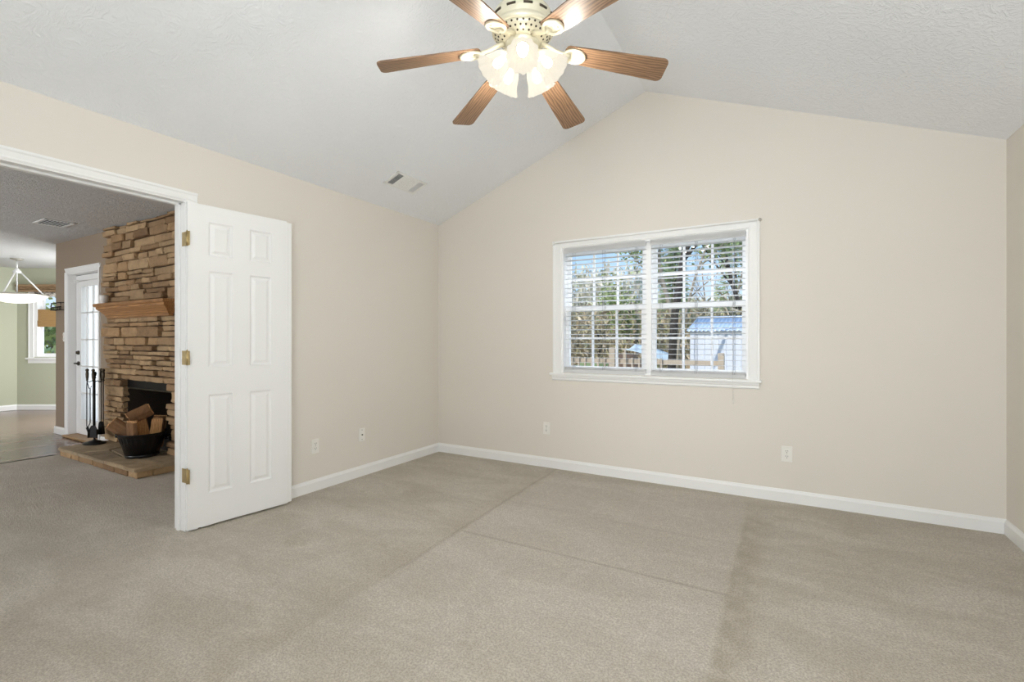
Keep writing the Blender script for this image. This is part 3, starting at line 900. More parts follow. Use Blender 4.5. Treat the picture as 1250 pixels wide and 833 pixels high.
# ------------------------------------------------------------------ ceiling vents
def vent(name, label, W, L, Wd, kind):
    """W maps local (x along length, y along width, z down from the ceiling) to the world"""
    t = thing(name, label, 'vent', tuple(W.translation))
    fr_ = MB()
    b = 0.022
    fr_.cbox(-L / 2, L / 2, -Wd / 2, -Wd / 2 + b, 0, 0.008, 0.002, W)
    fr_.cbox(-L / 2, L / 2, Wd / 2 - b, Wd / 2, 0, 0.008, 0.002, W)
    fr_.cbox(-L / 2, -L / 2 + b * 1.3, -Wd / 2, Wd / 2, 0, 0.008, 0.002, W)
    fr_.cbox(L / 2 - b * 1.3, L / 2, -Wd / 2, Wd / 2, 0, 0.008, 0.002, W)
    if kind == 'three':
        for xx in (-L / 2 + 0.098, L / 2 - 0.098):
            fr_.box(xx - 0.006, xx + 0.006, -Wd / 2, Wd / 2, 0, 0.007, W)
    mk('vent_frame', fr_, M['trim'], t)
    mk('duct_opening', MB().box(-L / 2 + 0.01, L / 2 - 0.01, -Wd / 2 + 0.01, Wd / 2 - 0.01, 0.0002, 0.0012, W), M['slot'], t)
    lv = MB()
    if kind == 'three':
        # outer thirds with cross slats, one opening towards us, one away; middle third with lengthwise slats
        for k in range(6):
            x = -L / 2 + 0.034 + 0.0105 * k
            lv.box(-0.0055, 0.0055, -Wd / 2 + 0.015, Wd / 2 - 0.015, -0.0004, 0.0004, W @ Matrix.Translation((x, 0, 0.0055)) @ Matrix.Rotation(R(55), 4, 'Y'))
            x = L / 2 - 0.034 - 0.0105 * k
            lv.box(-0.0055, 0.0055, -Wd / 2 + 0.015, Wd / 2 - 0.015, -0.0004, 0.0004, W @ Matrix.Translation((x, 0, 0.0055)) @ Matrix.Rotation(R(80), 4, 'Y'))
        for k in range(11):
            y = -Wd / 2 + 0.026 + (Wd - 0.052) * k / 10
            lv.box(-L / 2 + 0.1, L / 2 - 0.1, -0.0065, 0.0065, -0.0004, 0.0004, W @ Matrix.Translation((0, y, 0.0052)) @ Matrix.Rotation(R(4), 4, 'X'))
    else:
        for k in range(8):
            y = -Wd / 2 + 0.03 + (Wd - 0.06) * k / 7
            lv.box(-L / 2 + 0.02, L / 2 - 0.02, -0.0035, 0.0035, -0.0004, 0.0004, W @ Matrix.Translation((0, y, 0.005)) @ Matrix.Rotation(R(-75), 4, 'X'))
    mk('louvre', lv, M['trim'], t)
    return t
sd = Vector((1, 0, SLOPE)).normalized()            # up the left slope
nd = Vector((0, 1, 0)).cross(sd) * -1
if nd.z > 0:
    nd = -nd
Wv = frame((0, 1, 0), sd, nd)
Wv.translation = Vector((-2.892, 3.172, ZE + SLOPE * (-2.892 - XL)))
vent('ceiling_vent', 'white three-section vent on the vaulted ceiling left of the fan', Wv, 0.375, 0.185, 'three')
Wf = frame((1, 0, 0), (0, 1, 0), (0, 0, -1))
Wf.translation = Vector((-6.69, 1.975, ZE))
vent('ceiling_vent', 'small white vent with dark slots on the family room ceiling', Wf, 0.36, 0.25, 'plain')

# ------------------------------------------------------------------ ceiling fan
FC = Vector((-1.035, 1.90, 0))
fan = thing('ceiling_fan', 'six-blade oak and cream brass ceiling fan with five lit tulip shades', 'ceiling fan', (FC.x, FC.y, 2.30))
TF = Matrix.Translation(FC)
mk('canopy', MB().lathe([(0.02, 3.17), (0.05, 3.175), (0.066, 3.20), (0.07, 3.25), (0.07, 3.30)], 28, TF), M['polished'], fan)
mk('downrod', MB().lathe([(0.011, 2.68), (0.011, 3.20)], 16, TF).lathe([(0.03, 2.69), (0.026, 2.71), (0.014, 2.73), (0.011, 2.732)], 20, TF), M['polished'], fan)
mot = MB()
mot.lathe([(0.03, 2.702), (0.075, 2.698), (0.105, 2.686), (0.128, 2.664), (0.138, 2.640), (0.139, 2.615), (0.133, 2.606), (0.133, 2.598), (0.139, 2.594), (0.139, 2.580), (0.131, 2.572)], 48, TF)
mot.lathe([(0.131, 2.574), (0.118, 2.560), (0.104, 2.545), (0.086, 2.534), (0.078, 2.530)], 48, TF)
motor = mk('motor_housing', mot, M['polished'], fan)
holes = MB()
for ring_i, (rr, z, cnt) in enumerate([(0.1235, 2.5650, 30), (0.1105, 2.5515, 30), (0.0945, 2.5390, 24)]):
    for k in range(cnt):
        a = 2 * PI * (k + 0.5 * (ring_i % 2)) / cnt
        nrm = Vector((math.cos(a) * 0.7, math.sin(a) * 0.7, -0.72)).normalized()
        c = FC + Vector((rr * math.cos(a), rr * math.sin(a), z))
        holes.tube([c - nrm * 0.002, c + nrm * 0.0012], 0.0046, 8, smooth=False)
mk('hole_pattern', holes, M['pewter'], motor)['label'] = 'dark filigree holes'
for k in range(12):
    a0 = 2 * PI * k / 12
    pts = [FC + Vector((0.1392 * math.cos(a0 + q), 0.1392 * math.sin(a0 + q), 2.628)) for q in (0.0, 0.07, 0.14, 0.21, 0.28)]
    mk('vent_slot', MB().tube(pts, 0.0055, 6), M['pewter'], motor)
sw = MB()
sw.lathe([(0.078, 2.534), (0.080, 2.524), (0.066, 2.514), (0.060, 2.49), (0.058, 2.462), (0.066, 2.455), (0.062, 2.440), (0.040, 2.425), (0.018, 2.415), (0.012, 2.405), (0.0, 2.402)], 32, TF)
mk('light_fitter', sw, M['polished'], fan)
# blades
PH0 = 31.0
for k in range(6):
    az = R(PH0 + 60 * k)
    RZ = TF @ Matrix.Rotation(az, 4, 'Z')
    droop = math.atan2(0.07, 0.44)
    BMx = RZ @ Matrix.Translation((0.19, 0, 2.492)) @ Matrix.Rotation(droop, 4, 'Y') @ Matrix.Rotation(R(-11), 4, 'X')
    # outline in local xy
    L0, L1 = 0.0, 0.462
    pts = []
    w0, w1_ = 0.047, 0.066
    cr = 0.026
    pts += [(L0 + 0.018, -w0)]
    for q in range(7):
        a = -PI / 2 + PI / 2 * q / 6
        pts.append((L1 - cr + cr * math.cos(a), -w1_ + cr + cr * math.sin(a)))
    for q in range(7):
        a = PI / 2 * q / 6
        pts.append((L1 - cr + cr * math.cos(a), w1_ - cr + cr * math.sin(a)))
    pts += [(L0 + 0.018, w0)]
    for q in range(1, 6):
        a = PI / 2 + PI * q / 6
        pts.append((L0 + 0.018 + 0.02 * math.cos(a), w0 * math.sin(a)))
    bo = mk('blade', MB(), M['blade'], fan)
    me = bo.data
    tmp = MB().prism(pts, -0.003, 0.003, Matrix.Identity(4))
    me.from_pydata(tmp.v, [], tmp.f)
    bo.matrix_local = WORLD[fan.name].inverted() @ BMx
    ir = MB()
    arm = [RZ @ Vector(p) for p in ((0.085, 0, 2.534), (0.115, 0, 2.522), (0.15, 0, 2.502), (0.185, 0, 2.489), (0.215, 0, 2.482))]
    ir.tube(arm, [0.012, 0.010, 0.009, 0.010, 0.012], 10)
    loop = []
    for q in range(20):
        a = 2 * PI * q / 20
        loop.append(BMx @ Vector((0.045 + 0.046 * math.cos(a), 0.036 * math.sin(a), -0.008)))
    ir.tube(loop, 0.0075, 8, closed=True)
    fillr = [BMx @ Vector((0.045 + 0.038 * math.cos(2 * PI * q / 20), 0.029 * math.sin(2 * PI * q / 20), -0.006)) for q in range(20)]
    ir.add(fillr, [tuple(range(20))])
    for dx, dy in ((0.02, 0), (0.06, 0.014), (0.06, -0.014)):
        ir.tube([BMx @ Vector((dx, dy, -0.005)), BMx @ Vector((dx, dy, -0.010))], 0.005, 8)
    io = mk('blade_iron', ir, M['polished'], fan)
    io['label'] = 'cream brass bracket'
# tulip shades
for k in range(5):
    az = R(-61.4 + 72 * k)
    RZ = TF @ Matrix.Rotation(az, 4, 'Z')
    ax = (RZ.to_3x3() @ Vector((0.69, 0, -0.72))).normalized()
    neck = RZ @ Vector((0.070, 0, 2.475))
    q = Vector((0, 0, 1)).rotation_difference(ax).to_matrix().to_4x4()
    SM = Matrix.Translation(neck) @ q
    am = MB()
    am.tube([RZ @ Vector((0.050, 0, 2.468)), RZ @ Vector((0.066, 0, 2.478)), neck], 0.010, 10)
    am.lathe([(0.010, -0.012), (0.024, -0.006), (0.027, 0.008), (0.026, 0.018)], 20, SM)
    ao = mk('shade_holder', am, M['polished'], fan)
    def flute(r, z, a, i):
        return r * (1 + (0.05 * max(0, (z - 0.03) / 0.09)) * math.cos(12 * a))
    def lip(r, z, a, i):
        return flute(r, z, a, i)
    sh = MB()
    prof = [(0.024, 0.006), (0.030, 0.016), (0.040, 0.034), (0.046, 0.056), (0.050, 0.078), (0.056, 0.098), (0.066, 0.116), (0.070, 0.121)]
    sh.olathe(prof, 72, SM, flute)
    so = mk('lamp_shade', sh, M['shade_glass'], ao)
    so['label'] = 'lit frosted tulip glass shade'
    bb_ = MB()
    bb_.lathe([(0.0, 0.020), (0.011, 0.022), (0.012, 0.034), (0.019, 0.052), (0.0205, 0.064), (0.017, 0.078), (0.009, 0.086), (0.0, 0.088)], 20, SM)
    mk('bulb', bb_, M['bulb'], ao)
    ld_ = bpy.data.lights.new('bulb_light', 'POINT')
    ld_.energy = 4.8
    ld_.color = (1.0, 0.94, 0.84)
    ld_.shadow_soft_size = 0.015
    lo_ = bpy.data.objects.new('bulb_light', ld_)
    lo_.location = SM @ Vector((0, 0, 0.148))
    COL.objects.link(lo_)

# ------------------------------------------------------------------ fireplace in the family room
SY = 2.36
fp = thing('fireplace', 'stacked fieldstone fireplace with raised hearth and wooden mantel', 'fireplace', (-5.64, 2.2, 0))
SX0, SX1 = -6.545, -4.83
def rock(mb, x0, x1, y0, y1, z0, z1, rnd, j=0.006, b=0.012):
    bm = bmesh.new()
    bmesh.ops.create_cube(bm, size=1)
    sx, sy, sz = x1 - x0, y1 - y0, z1 - z0
    for v in bm.verts:
        v.co = Vector(((x0 + x1) / 2 + v.co.x * sx, (y0 + y1) / 2 + v.co.y * sy, (z0 + z1) / 2 + v.co.z * sz))
    bmesh.ops.subdivide_edges(bm, edges=[e for e in bm.edges if e.calc_length() > 0.1], cuts=2, use_grid_fill=True)
    bmesh.ops.bevel(bm, geom=[e for e in bm.edges if len(e.link_faces) == 2 and e.calc_face_angle(0) > 0.5], offset=min(b, sz * 0.24, sx * 0.24), segments=2, profile=0.6, affect='EDGES')
    for v in bm.verts:
        v.co += Vector((rnd.uniform(-j, j), rnd.uniform(-j, j), rnd.uniform(-j, j) * 0.7))
    mb.bm(bm)
rnd = random.Random(11)
stones = MB()
z = 0.095
while z < ZE - 0.03:
    h = rnd.choice([0.045, 0.055, 0.06, 0.07, 0.085, 0.11])
    if z < BZ1 < z + h + 0.03:
        h = max(0.03, BZ1 - z)
    if z + h > ZE - 0.035:
        h = ZE - 0.006 - z
    spans = [(SX0, BX0 + 0.01), (BX1 - 0.01, SX1)] if z < BZ1 - 0.01 else [(SX0, SX1)]
    for a, c in spans:
        x = a + rnd.uniform(-0.02, 0.01)
        lim = c + rnd.uniform(-0.008, 0.012)
        while x < lim - 0.01:
            wd = rnd.uniform(1.6, 5.2) * h if h > 0.06 else rnd.uniform(0.16, 0.42)
            wd = max(0.09, min(0.44, wd))
            if abs(z - BZ1) < 0.012:
                wd = rnd.uniform(0.26, 0.4)
            x2 = min(lim, x + wd)
            if lim - x2 < 0.08:
                x2 = lim
            out = rnd.uniform(-0.04, 0.014)
            if h > 0.08 and rnd.random() < 0.35 and x2 - x > 0.12:
                zs = z + h * rnd.uniform(0.4, 0.6)
                rock(stones, x + 0.0045, x2 - 0.0045, SY + out, HY - 0.004, z + 0.003, zs - 0.003, rnd)
                rock(stones, x + 0.0045, x2 - 0.0045, SY + rnd.uniform(-0.028, 0.012), HY - 0.004, zs + 0.003, z + h - 0.003, rnd)
            else:
                rock(stones, x + 0.0045, x2 - 0.0045, SY + out, HY - 0.004, z + 0.0045, z + h - 0.0045, rnd)
            x = x2
    z += h
fs_ = mk('stone_facing', stones, M['stone'], fp)
jt = MB()
jt.box(SX0 + 0.03, BX0 - 0.03, SY + 0.03, HY - 0.002, 0.07, ZE - 0.004)
jt.box(BX1 + 0.03, SX1 - 0.03, SY + 0.03, HY - 0.002, 0.07, ZE - 0.004)
jt.box(BX0 - 0.03, BX1 + 0.03, SY + 0.03, HY - 0.002, BZ1 + 0.02, ZE - 0.004)
mk('mortar_bed', jt, M['mortar'], fp)
# hearth: rubble riser under flagstones
HX0, HX1, HY0 = -6.50, -4.825, 1.95
hr = MB()
x = HX0 + 0.01
rnd = random.Random(5)
while x < HX1 - 0.05:
    x2 = min(HX1 - 0.004, x + rnd.uniform(0.13, 0.36))
    if HX1 - x2 < 0.1:
        x2 = HX1 - 0.004
    rock(hr, x + 0.004, x2 - 0.004, HY0 + rnd.uniform(0, 0.012), HY0 + 0.13, 0.002, 0.062, rnd, 0.004)
    x = x2
y = HY0 + 0.13
while y < HY - 0.05:
    y2 = min(HY - 0.004, y + rnd.uniform(0.18, 0.3))
    rock(hr, HX1 - 0.14, HX1 - rnd.uniform(0.002, 0.01), y + 0.004, y2 - 0.004, 0.002, 0.062, rnd, 0.004)
    rock(hr, HX0 + rnd.uniform(0.004, 0.012), HX0 + 0.14, y + 0.004, y2 - 0.004, 0.002, 0.062, rnd, 0.004)
    y = y2
hro = mk('hearth_riser', hr, M['stone'], fp)
mk('hearth_core', MB().box(HX0 + 0.03, HX1 - 0.03, HY0 + 0.03, HY - 0.003, 0.001, 0.062), M['mortar'], fp)
hs = MB()
def slab(poly, z0, z1, r_):
    bm = bmesh.new()
    vs = [bm.verts.new((px, py, z1)) for px, py in poly]
    f = bm.faces.new(vs)
    ret = bmesh.ops.extrude_face_region(bm, geom=[f])
    for v in ret['geom']:
        if isinstance(v, bmesh.types.BMVert):
            v.co.z = z0
    bmesh.ops.subdivide_edges(bm, edges=[e for e in bm.edges if e.calc_length() > 0.12], cuts=3, use_grid_fill=True)
    for v in bm.verts:
        v.co += Vector((r_.uniform(-0.007, 0.007), r_.uniform(-0.007, 0.007), r_.uniform(-0.002, 0.001)))
    bmesh.ops.recalc_face_normals(bm, faces=bm.faces)
    bmesh.ops.bevel(bm, geom=[e for e in bm.edges if len(e.link_faces) == 2 and e.calc_face_angle(0) > 0.9], offset=0.006, segments=2, affect='EDGES')
    hs.bm(bm)
g_ = 0.005
slab([(HX0, HY0 - 0.01), (-6.02 - g_, HY0 - 0.005), (-5.92, 2.16), (-6.05, HY - 0.004), (HX0, HY - 0.004)], 0.060, 0.092, rnd)
slab([(-6.02 + g_, HY0 - 0.005), (-5.42, HY0 - 0.012), (-5.5, 2.1), (-5.92 + 2 * g_, 2.16)], 0.060, 0.090, rnd)
slab([(-5.92 + g_, 2.17), (-5.5, 2.11), (-5.32, 2.14), (-5.3, HY + 0.02), (-6.04 + g_, HY + 0.02)], 0.060, 0.091, rnd)
slab([(-5.41, HY0 - 0.012), (HX1 + 0.012, HY0 - 0.014), (HX1 + 0.012, 2.16), (-5.30, 2.13), (-5.49, 2.09)], 0.060, 0.094, rnd)
slab([(-5.31, 2.14), (HX1 + 0.01, 2.17), (HX1 + 0.01, HY - 0.004), (-5.29, HY + 0.02)], 0.060, 0.091, rnd)
mk('hearth_slab', hs, M['flag'], fp)
# firebox
fb = MB()
t_ = 0.03
D1 = 2.93
fb.box(BX0, BX0 + 0.012, SY + 0.04, D1, 0.0, BZ1 + 0.05)
fb.box(BX1 - 0.012, BX1, SY + 0.04, D1, 0.0, BZ1 + 0.05)
fb.box(BX0, BX1, D1, D1 + t_, 0.0, BZ1 + 0.05)
fb.box(BX0, BX1, HY - 0.03, D1 + t_, BZ1 + 0.0, BZ1 + 0.03)
fb.box(BX0, BX1, HY + 0.02, D1, 0.05, 0.091)
mk('firebox', fb, M['soot'], fp)
hood = MB()
hood.box(BX0 + 0.012, BX1 - 0.012, SY + 0.05, SY + 0.062, BZ1 - 0.085, BZ1)
mk('smoke_hood', hood, M['black'], fp)
mk('hood_bar', MB().cbox(BX0 + 0.012, BX1 - 0.012, SY + 0.036, SY + 0.056, BZ1 - 0.095, BZ1 - 0.083, 0.002), M['pewter'], fp)
# grate inside
gt = MB()
for k in range(6):
    xx = -5.9 + 0.1 * k
    gt.tube([(xx, 2.55, 0.19), (xx, 2.56, 0.155), (xx, 2.85, 0.155)], 0.009, 6)
for yy in (2.6, 2.8):
    gt.tube([(-5.93, yy, 0.145), (-5.37, yy, 0.145)], 0.008, 6)
for xx in (-5.88, -5.42):
    for yy in (2.6, 2.8):
        gt.tube([(xx, yy, 0.09), (xx, yy, 0.145)], 0.008, 6)
tag(base_at(mk('fire_grate', gt, M['black']), (-5.65, 2.7, 0.091)), 'black iron grate deep inside the firebox', 'fire grate')
# mantel: crown profile wrapping three sides
mt = MB()
prof = [(0.0, 1.428), (0.016, 1.428), (0.016, 1.452), (0.026, 1.456), (0.034, 1.470), (0.052, 1.492), (0.082, 1.518), (0.092, 1.528), (0.092, 1.546), (0.108, 1.552), (0.112, 1.558), (0.112, 1.582), (0.0, 1.582)]
my0, mxa, mxb = 2.325, -6.37, -5.085
ca = []
for o_, z_ in prof:
    ca.append([(mxa - o_ * 0.75, HY - 0.07, z_), (mxa - o_ * 0.75, my0 - o_, z_), (mxb + o_ * 1.1, my0 - o_, z_), (mxb + o_ * 1.1, HY - 0.07, z_)])
vs = [p for r_ in ca for p in r_]
fs = []
for i in range(len(prof) - 1):
    for k in range(3):
        fs.append((4 * i + k, 4 * i + k + 1, 4 * i + 5 + k, 4 * i + 4 + k))
nn = len(prof)
fs.append(tuple(4 * i for i in range(nn)))
fs.append(tuple(4 * i + 3 for i in range(nn)))
fs.append((0, 1, 2, 3))
mt.add(vs, fs)
mk('mantel', mt, M['mantel'], fp)['label'] = 'oak crown-moulded mantel shelf'

cup = MB()
cup.lathe([(0.0, 1.583), (0.030, 1.583), (0.034, 1.59), (0.042, 1.66), (0.043, 1.678), (0.039, 1.678), (0.036, 1.66), (0.030, 1.60), (0.0, 1.598)], 28, Matrix.Translation((-6.36, 2.275, 0)))
tag(base_at(mk('ceramic_cup', cup, M['ceramic']), (-6.36, 2.275, 1.5825)), 'small white ceramic cup on the left end of the mantel', 'cup')

# fireplace tools
TS = Vector((-6.41, 2.215, 0.093))
st_ = thing('tool_stand', 'black iron fireplace tool stand with oval base on the hearth', 'fireplace tool stand', tuple(TS))
def P(x, y, z):
    return TS + Vector((x, y, z))
mk('base', MB().lathe([(0.125, 0.0), (0.13, 0.006), (0.122, 0.012), (0.075, 0.018), (0.07, 0.026), (0.03, 0.034), (0.014, 0.045), (0.0, 0.046)], 32, Matrix.Translation(TS), sx=1.0, sy=0.75), M['black'], st_)
mk('post', MB().tube([P(0, 0, 0.03), P(0, 0, 0.715)], 0.0095, 10).lathe([(0.010, 0.69), (0.016, 0.70), (0.010, 0.712), (0.017, 0.73), (0.019, 0.75), (0.012, 0.765), (0.0, 0.768)], 16, Matrix.Translation(TS)), M['black'], st_)
RT = (0.86, 0.50)     # sideways seen from the doorway
def off(d, b=0.0):
    return (RT[0] * d - RT[1] * b, RT[1] * d + RT[0] * b)
SLOTS = {'tongs': off(-0.078, 0.0), 'brush': off(0.026, 0.055), 'shovel': off(0.034, -0.055), 'poker': off(0.094, 0.0)}
hk = MB()
for k_, (dx, dy) in SLOTS.items():
    a = Vector((dx, dy, 0))
    pts = [P(0, 0, 0.655), P(dx * 0.35, dy * 0.35, 0.668), P(dx * 0.7, dy * 0.7, 0.655), P(dx * 1.0, dy * 1.0, 0.664), P(dx * 1.13, dy * 1.13, 0.672)]
    hk.tube(pts, 0.0042, 6)
mk('hook_arms', hk, M['black'], st_)
def handle(mb, dx, dy, z0=0.672):
    mb.lathe([(0.0055, z0), (0.011, z0 + 0.004), (0.009, z0 + 0.014), (0.0125, z0 + 0.03), (0.0145, z0 + 0.07), (0.011, z0 + 0.098), (0.0155, z0 + 0.106), (0.0155, z0 + 0.118), (0.0, z0 + 0.128)], 14, Matrix.Translation(P(dx, dy, 0)))
    return mb
def tool(name, label, slot):
    dx, dy = SLOTS[slot]
    t = thing(name, label, 'fireplace tool', tuple(P(dx, dy, 0.08)))
    mk('handle', handle(MB(), dx, dy), M['pewter'], t)
    return t, dx, dy
t, dx, dy = tool('tongs', 'black iron log tongs hanging at the left of the tool stand', 'tongs')
tg = MB()
for s_ in (-1, 1):
    ox, oy = off(0.024 * s_)
    o2 = off(0.012 * s_)
    if s_ < 0:
        pts = [P(dx, dy, 0.672), P(dx + ox * 0.2, dy + oy * 0.2, 0.62), P(dx + ox * 0.2, dy + oy * 0.2, 0.19), P(dx - o2[0] * 0.2, dy - o2[1] * 0.2, 0.165)]
    else:
        pts = [P(dx, dy, 0.65), P(dx + ox * 0.9, dy + oy * 0.9, 0.585), P(dx + ox * 2, dy + oy * 2, 0.61)]
        tg.tube(pts, 0.004, 6)
        pts = [P(dx + ox * 1.3, dy + oy * 1.3, 0.588), P(dx + ox * 1.3, dy + oy * 1.3, 0.22), P(dx + ox * 0.2, dy + oy * 0.2, 0.165)]
    tg.tube(pts, 0.0045, 6)
mk('jaws', tg, M['black'], t)
jw = MB()
o3 = off(0.05)
jw.tube([P(dx, dy, 0.17), P(dx + o3[0] * 0.25, dy + o3[1] * 0.25, 0.13), P(dx + o3[0] * 0.8, dy + o3[1] * 0.8, 0.085), P(dx + o3[0] * 1.25, dy + o3[1] * 1.25, 0.07)], [0.013, 0.011, 0.009, 0.005], 8)
mk('claw', jw, M['black'], t)
t, dx, dy = tool('shovel', 'black iron ash shovel hanging near the middle of the tool stand', 'shovel')
mk('shaft', MB().tube([P(dx, dy, 0.672), P(dx, dy, 0.19)], 0.0045, 8), M['black'], t)
sv = MB()
Ws = Matrix.Translation(P(dx, dy, 0)) @ Matrix.Rotation(R(30), 4, 'Z')
sv.prism([(-0.02, 0.20), (0.02, 0.20), (0.044, 0.16), (0.046, 0.07), (-0.046, 0.07), (-0.044, 0.16)], -0.002, 0.002, Ws @ Matrix.Rotation(R(90), 4, 'X'))
sv.box(-0.047, -0.043, -0.016, 0.002, 0.07, 0.16, Ws)
sv.box(0.043, 0.047, -0.016, 0.002, 0.07, 0.16, Ws)
mk('scoop', sv, M['black'], t)
t, dx, dy = tool('hearth_brush', 'black hearth brush hanging at the back of the tool stand', 'brush')
mk('shaft', MB().tube([P(dx, dy, 0.672), P(dx, dy, 0.22)], 0.0045, 8), M['black'], t)
mk('bristles', MB().lathe([(0.012, 0.225), (0.022, 0.215), (0.024, 0.19), (0.032, 0.09), (0.0, 0.088)], 16, Matrix.Translation(P(dx, dy, 0))), M['black'], t)
t, dx, dy = tool('poker', 'black iron poker hanging at the right of the tool stand', 'poker')
pk = off(0.055)
mk('shaft', MB().tube([P(dx, dy, 0.672), P(dx, dy, 0.20), P(dx, dy, 0.10)], [0.0045, 0.0045, 0.002], 8).tube([P(dx, dy, 0.19), P(dx + pk[0] * 0.4, dy + pk[1] * 0.4, 0.175), P(dx + pk[0], dy + pk[1], 0.195)], [0.0045, 0.004, 0.002], 6), M['black'], t)

# log bucket with split firewood
BC = Vector((-5.33, 2.205, 0.094))
bk = thing('log_bucket', 'black ribbed metal log bucket on the stone hearth', 'bucket', tuple(BC))
TBm = Matrix.Translation(BC)
def rib(r, z, a, i):
    band = 1.0 if 0.06 < z < 0.19 else 0.0
    return r + 0.0045 * band * max(0.0, math.cos(30 * a))
bp = [(0.130, 0.0), (0.134, 0.004), (0.134, 0.026), (0.128, 0.032), (0.131, 0.05), (0.136, 0.062), (0.143, 0.085), (0.155, 0.12), (0.167, 0.155), (0.176, 0.185), (0.182, 0.198), (0.190, 0.212), (0.196, 0.218), (0.199, 0.224), (0.196, 0.229), (0.190, 0.226)]
bkm = MB()
bkm.lathe(bp, 180, TBm, rib)
bkm.lathe([(0.190, 0.226), (0.178, 0.195), (0.13, 0.012), (0.0, 0.012)], 48, TBm, lambda r, z, a, i: r)
mk('pail', bkm, M['bucketblack'], bk)
bh = MB()
hp = []
for q in range(13):
    a = PI * q / 12
    v = Vector((math.cos(a) * 0.0, 0, 0))
    hp.append(BC + Vector((-0.15 - 0.17 * math.sin(a) * 1.0, -0.02 + 0.10 * math.cos(a), 0.228 + 0.03 * math.sin(a))))
bh.tube(hp, 0.0038, 6)
mk('bail_handle', bh, M['black'], bk)
ear = MB()
ear.cbox(-0.164, -0.142, -0.155, -0.125, 0.18, 0.222, 0.004, TBm)
mk('handle_ear', ear, M['bucketblack'], bk)
mk('handle_ear', MB().cbox(-0.164, -0.142, 0.09, 0.12, 0.18, 0.222, 0.004, TBm), M['bucketblack'], bk)
def log(loc, tilt, az, ln, r0, seed, label, wedge=True):
    rd = random.Random(seed)
    t = thing('firewood_log', label, 'firewood', tuple(loc), 0, 'split logs in the bucket')
    Mx = Matrix.Translation(Vector(loc)) @ Matrix.Rotation(az, 4, 'Z') @ Matrix.Rotation(tilt, 4, 'Y') @ Matrix.Rotation(rd.uniform(0, 6), 4, 'Z')
    ang0, ang1 = (-0.75, 0.85) if wedge else (0, 2 * PI)
    n_ = 9
    arc = [(r0 * math.cos(ang0 + (ang1 - ang0) * k / n_) * rd.uniform(0.94, 1.05), r0 * math.sin(ang0 + (ang1 - ang0) * k / n_) * rd.uniform(0.94, 1.05)) for k in range(n_ + 1)]
    cx = sum(p[0] for p in arc) / len(arc) * 0.55
    poly = [(0, 0)] + arc
    poly = [(p[0] - cx, p[1]) for p in poly]
    core = MB()
    rings = 5
    vs, fs = [], []
    m_ = len(poly)
    for k in range(rings):
        zz_ = ln * k / (rings - 1)
        for p in poly:
            jj = rd.uniform(-0.003, 0.003)
            vs.append(Mx @ Vector((p[0] + jj, p[1] + jj, zz_ + (rd.uniform(-0.006, 0.006) if k in (0, rings - 1) else 0))))
    for k in range(rings - 1):
        for q in range(m_):
            fs.append((k * m_ + q, k * m_ + (q + 1) % m_, (k + 1) * m_ + (q + 1) % m_, (k + 1) * m_ + q))
    fs += [tuple(range(m_))[::-1], tuple((rings - 1) * m_ + q for q in range(m_))]
    core.add(vs, fs)
    mk('split_wood', core, M['logface'], t)
    bk_ = MB()
    vs, fs = [], []
    for k in range(rings):
        zz_ = 0.006 + (ln - 0.012) * k / (rings - 1)
        for s2 in (1.02, 1.10):
            for p in arc:
                vs.append(Mx @ Vector((p[0] * s2 - cx, p[1] * s2, zz_)))
    m2 = len(arc)
    for k in range(rings - 1):
        for q in range(m2 - 1):
            o1 = (2 * k + 1) * m2
            o2 = (2 * k + 3) * m2
            fs.append((o1 + q, o1 + q + 1, o2 + q + 1, o2 + q))
            o1 = (2 * k) * m2
            o2 = (2 * k + 2) * m2
            fs.append((o1 + q + 1, o1 + q, o2 + q, o2 + q + 1))
    for k in (0, rings - 1):
        for q in range(m2 - 1):
            fs.append(((2 * k) * m2 + q, (2 * k) * m2 + q + 1, (2 * k + 1) * m2 + q + 1, (2 * k + 1) * m2 + q))
    bk_.add(vs, fs)
    mk('log_bark', bk_, M['logbark'], t)
    return t
def LB(x, y, z):
    """bucket frame: x to the right as seen from the doorway, y away"""
    return BC + Vector((0.45 * x - 0.89 * y, 0.89 * x + 0.45 * y, z))
def az_of(x, y):
    v = Vector((0.45 * x - 0.89 * y, 0.89 * x + 0.45 * y))
    return math.atan2(v.y, v.x)
log(LB(0.075, -0.03, 0.06), R(7), az_of(1, -0.2), 0.29, 0.085, 1, 'pale split log standing front right in the bucket')
log(LB(-0.045, -0.07, 0.06), R(7), az_of(-0.3, -1), 0.29, 0.08, 2, 'orange split log standing front centre in the bucket')
log(LB(0.01, 0.06, 0.06), R(-10), az_of(1, 0), 0.36, 0.09, 3, 'tallest split log leaning at the back of the bucket')
log(LB(-0.07, 0.01, 0.20), R(50), az_of(-1, 0.15), 0.21, 0.085, 4, 'split log jutting out over the left rim of the bucket')
log(LB(0.10, 0.07, 0.06), R(12), az_of(0.6, 1), 0.30, 0.07, 5, 'dark split log at the back right of the bucket')
log(LB(-0.11, 0.03, 0.36), R(64), az_of(1, 0.1), 0.19, 0.08, 6, 'wide split log lying across the top of the bucket')

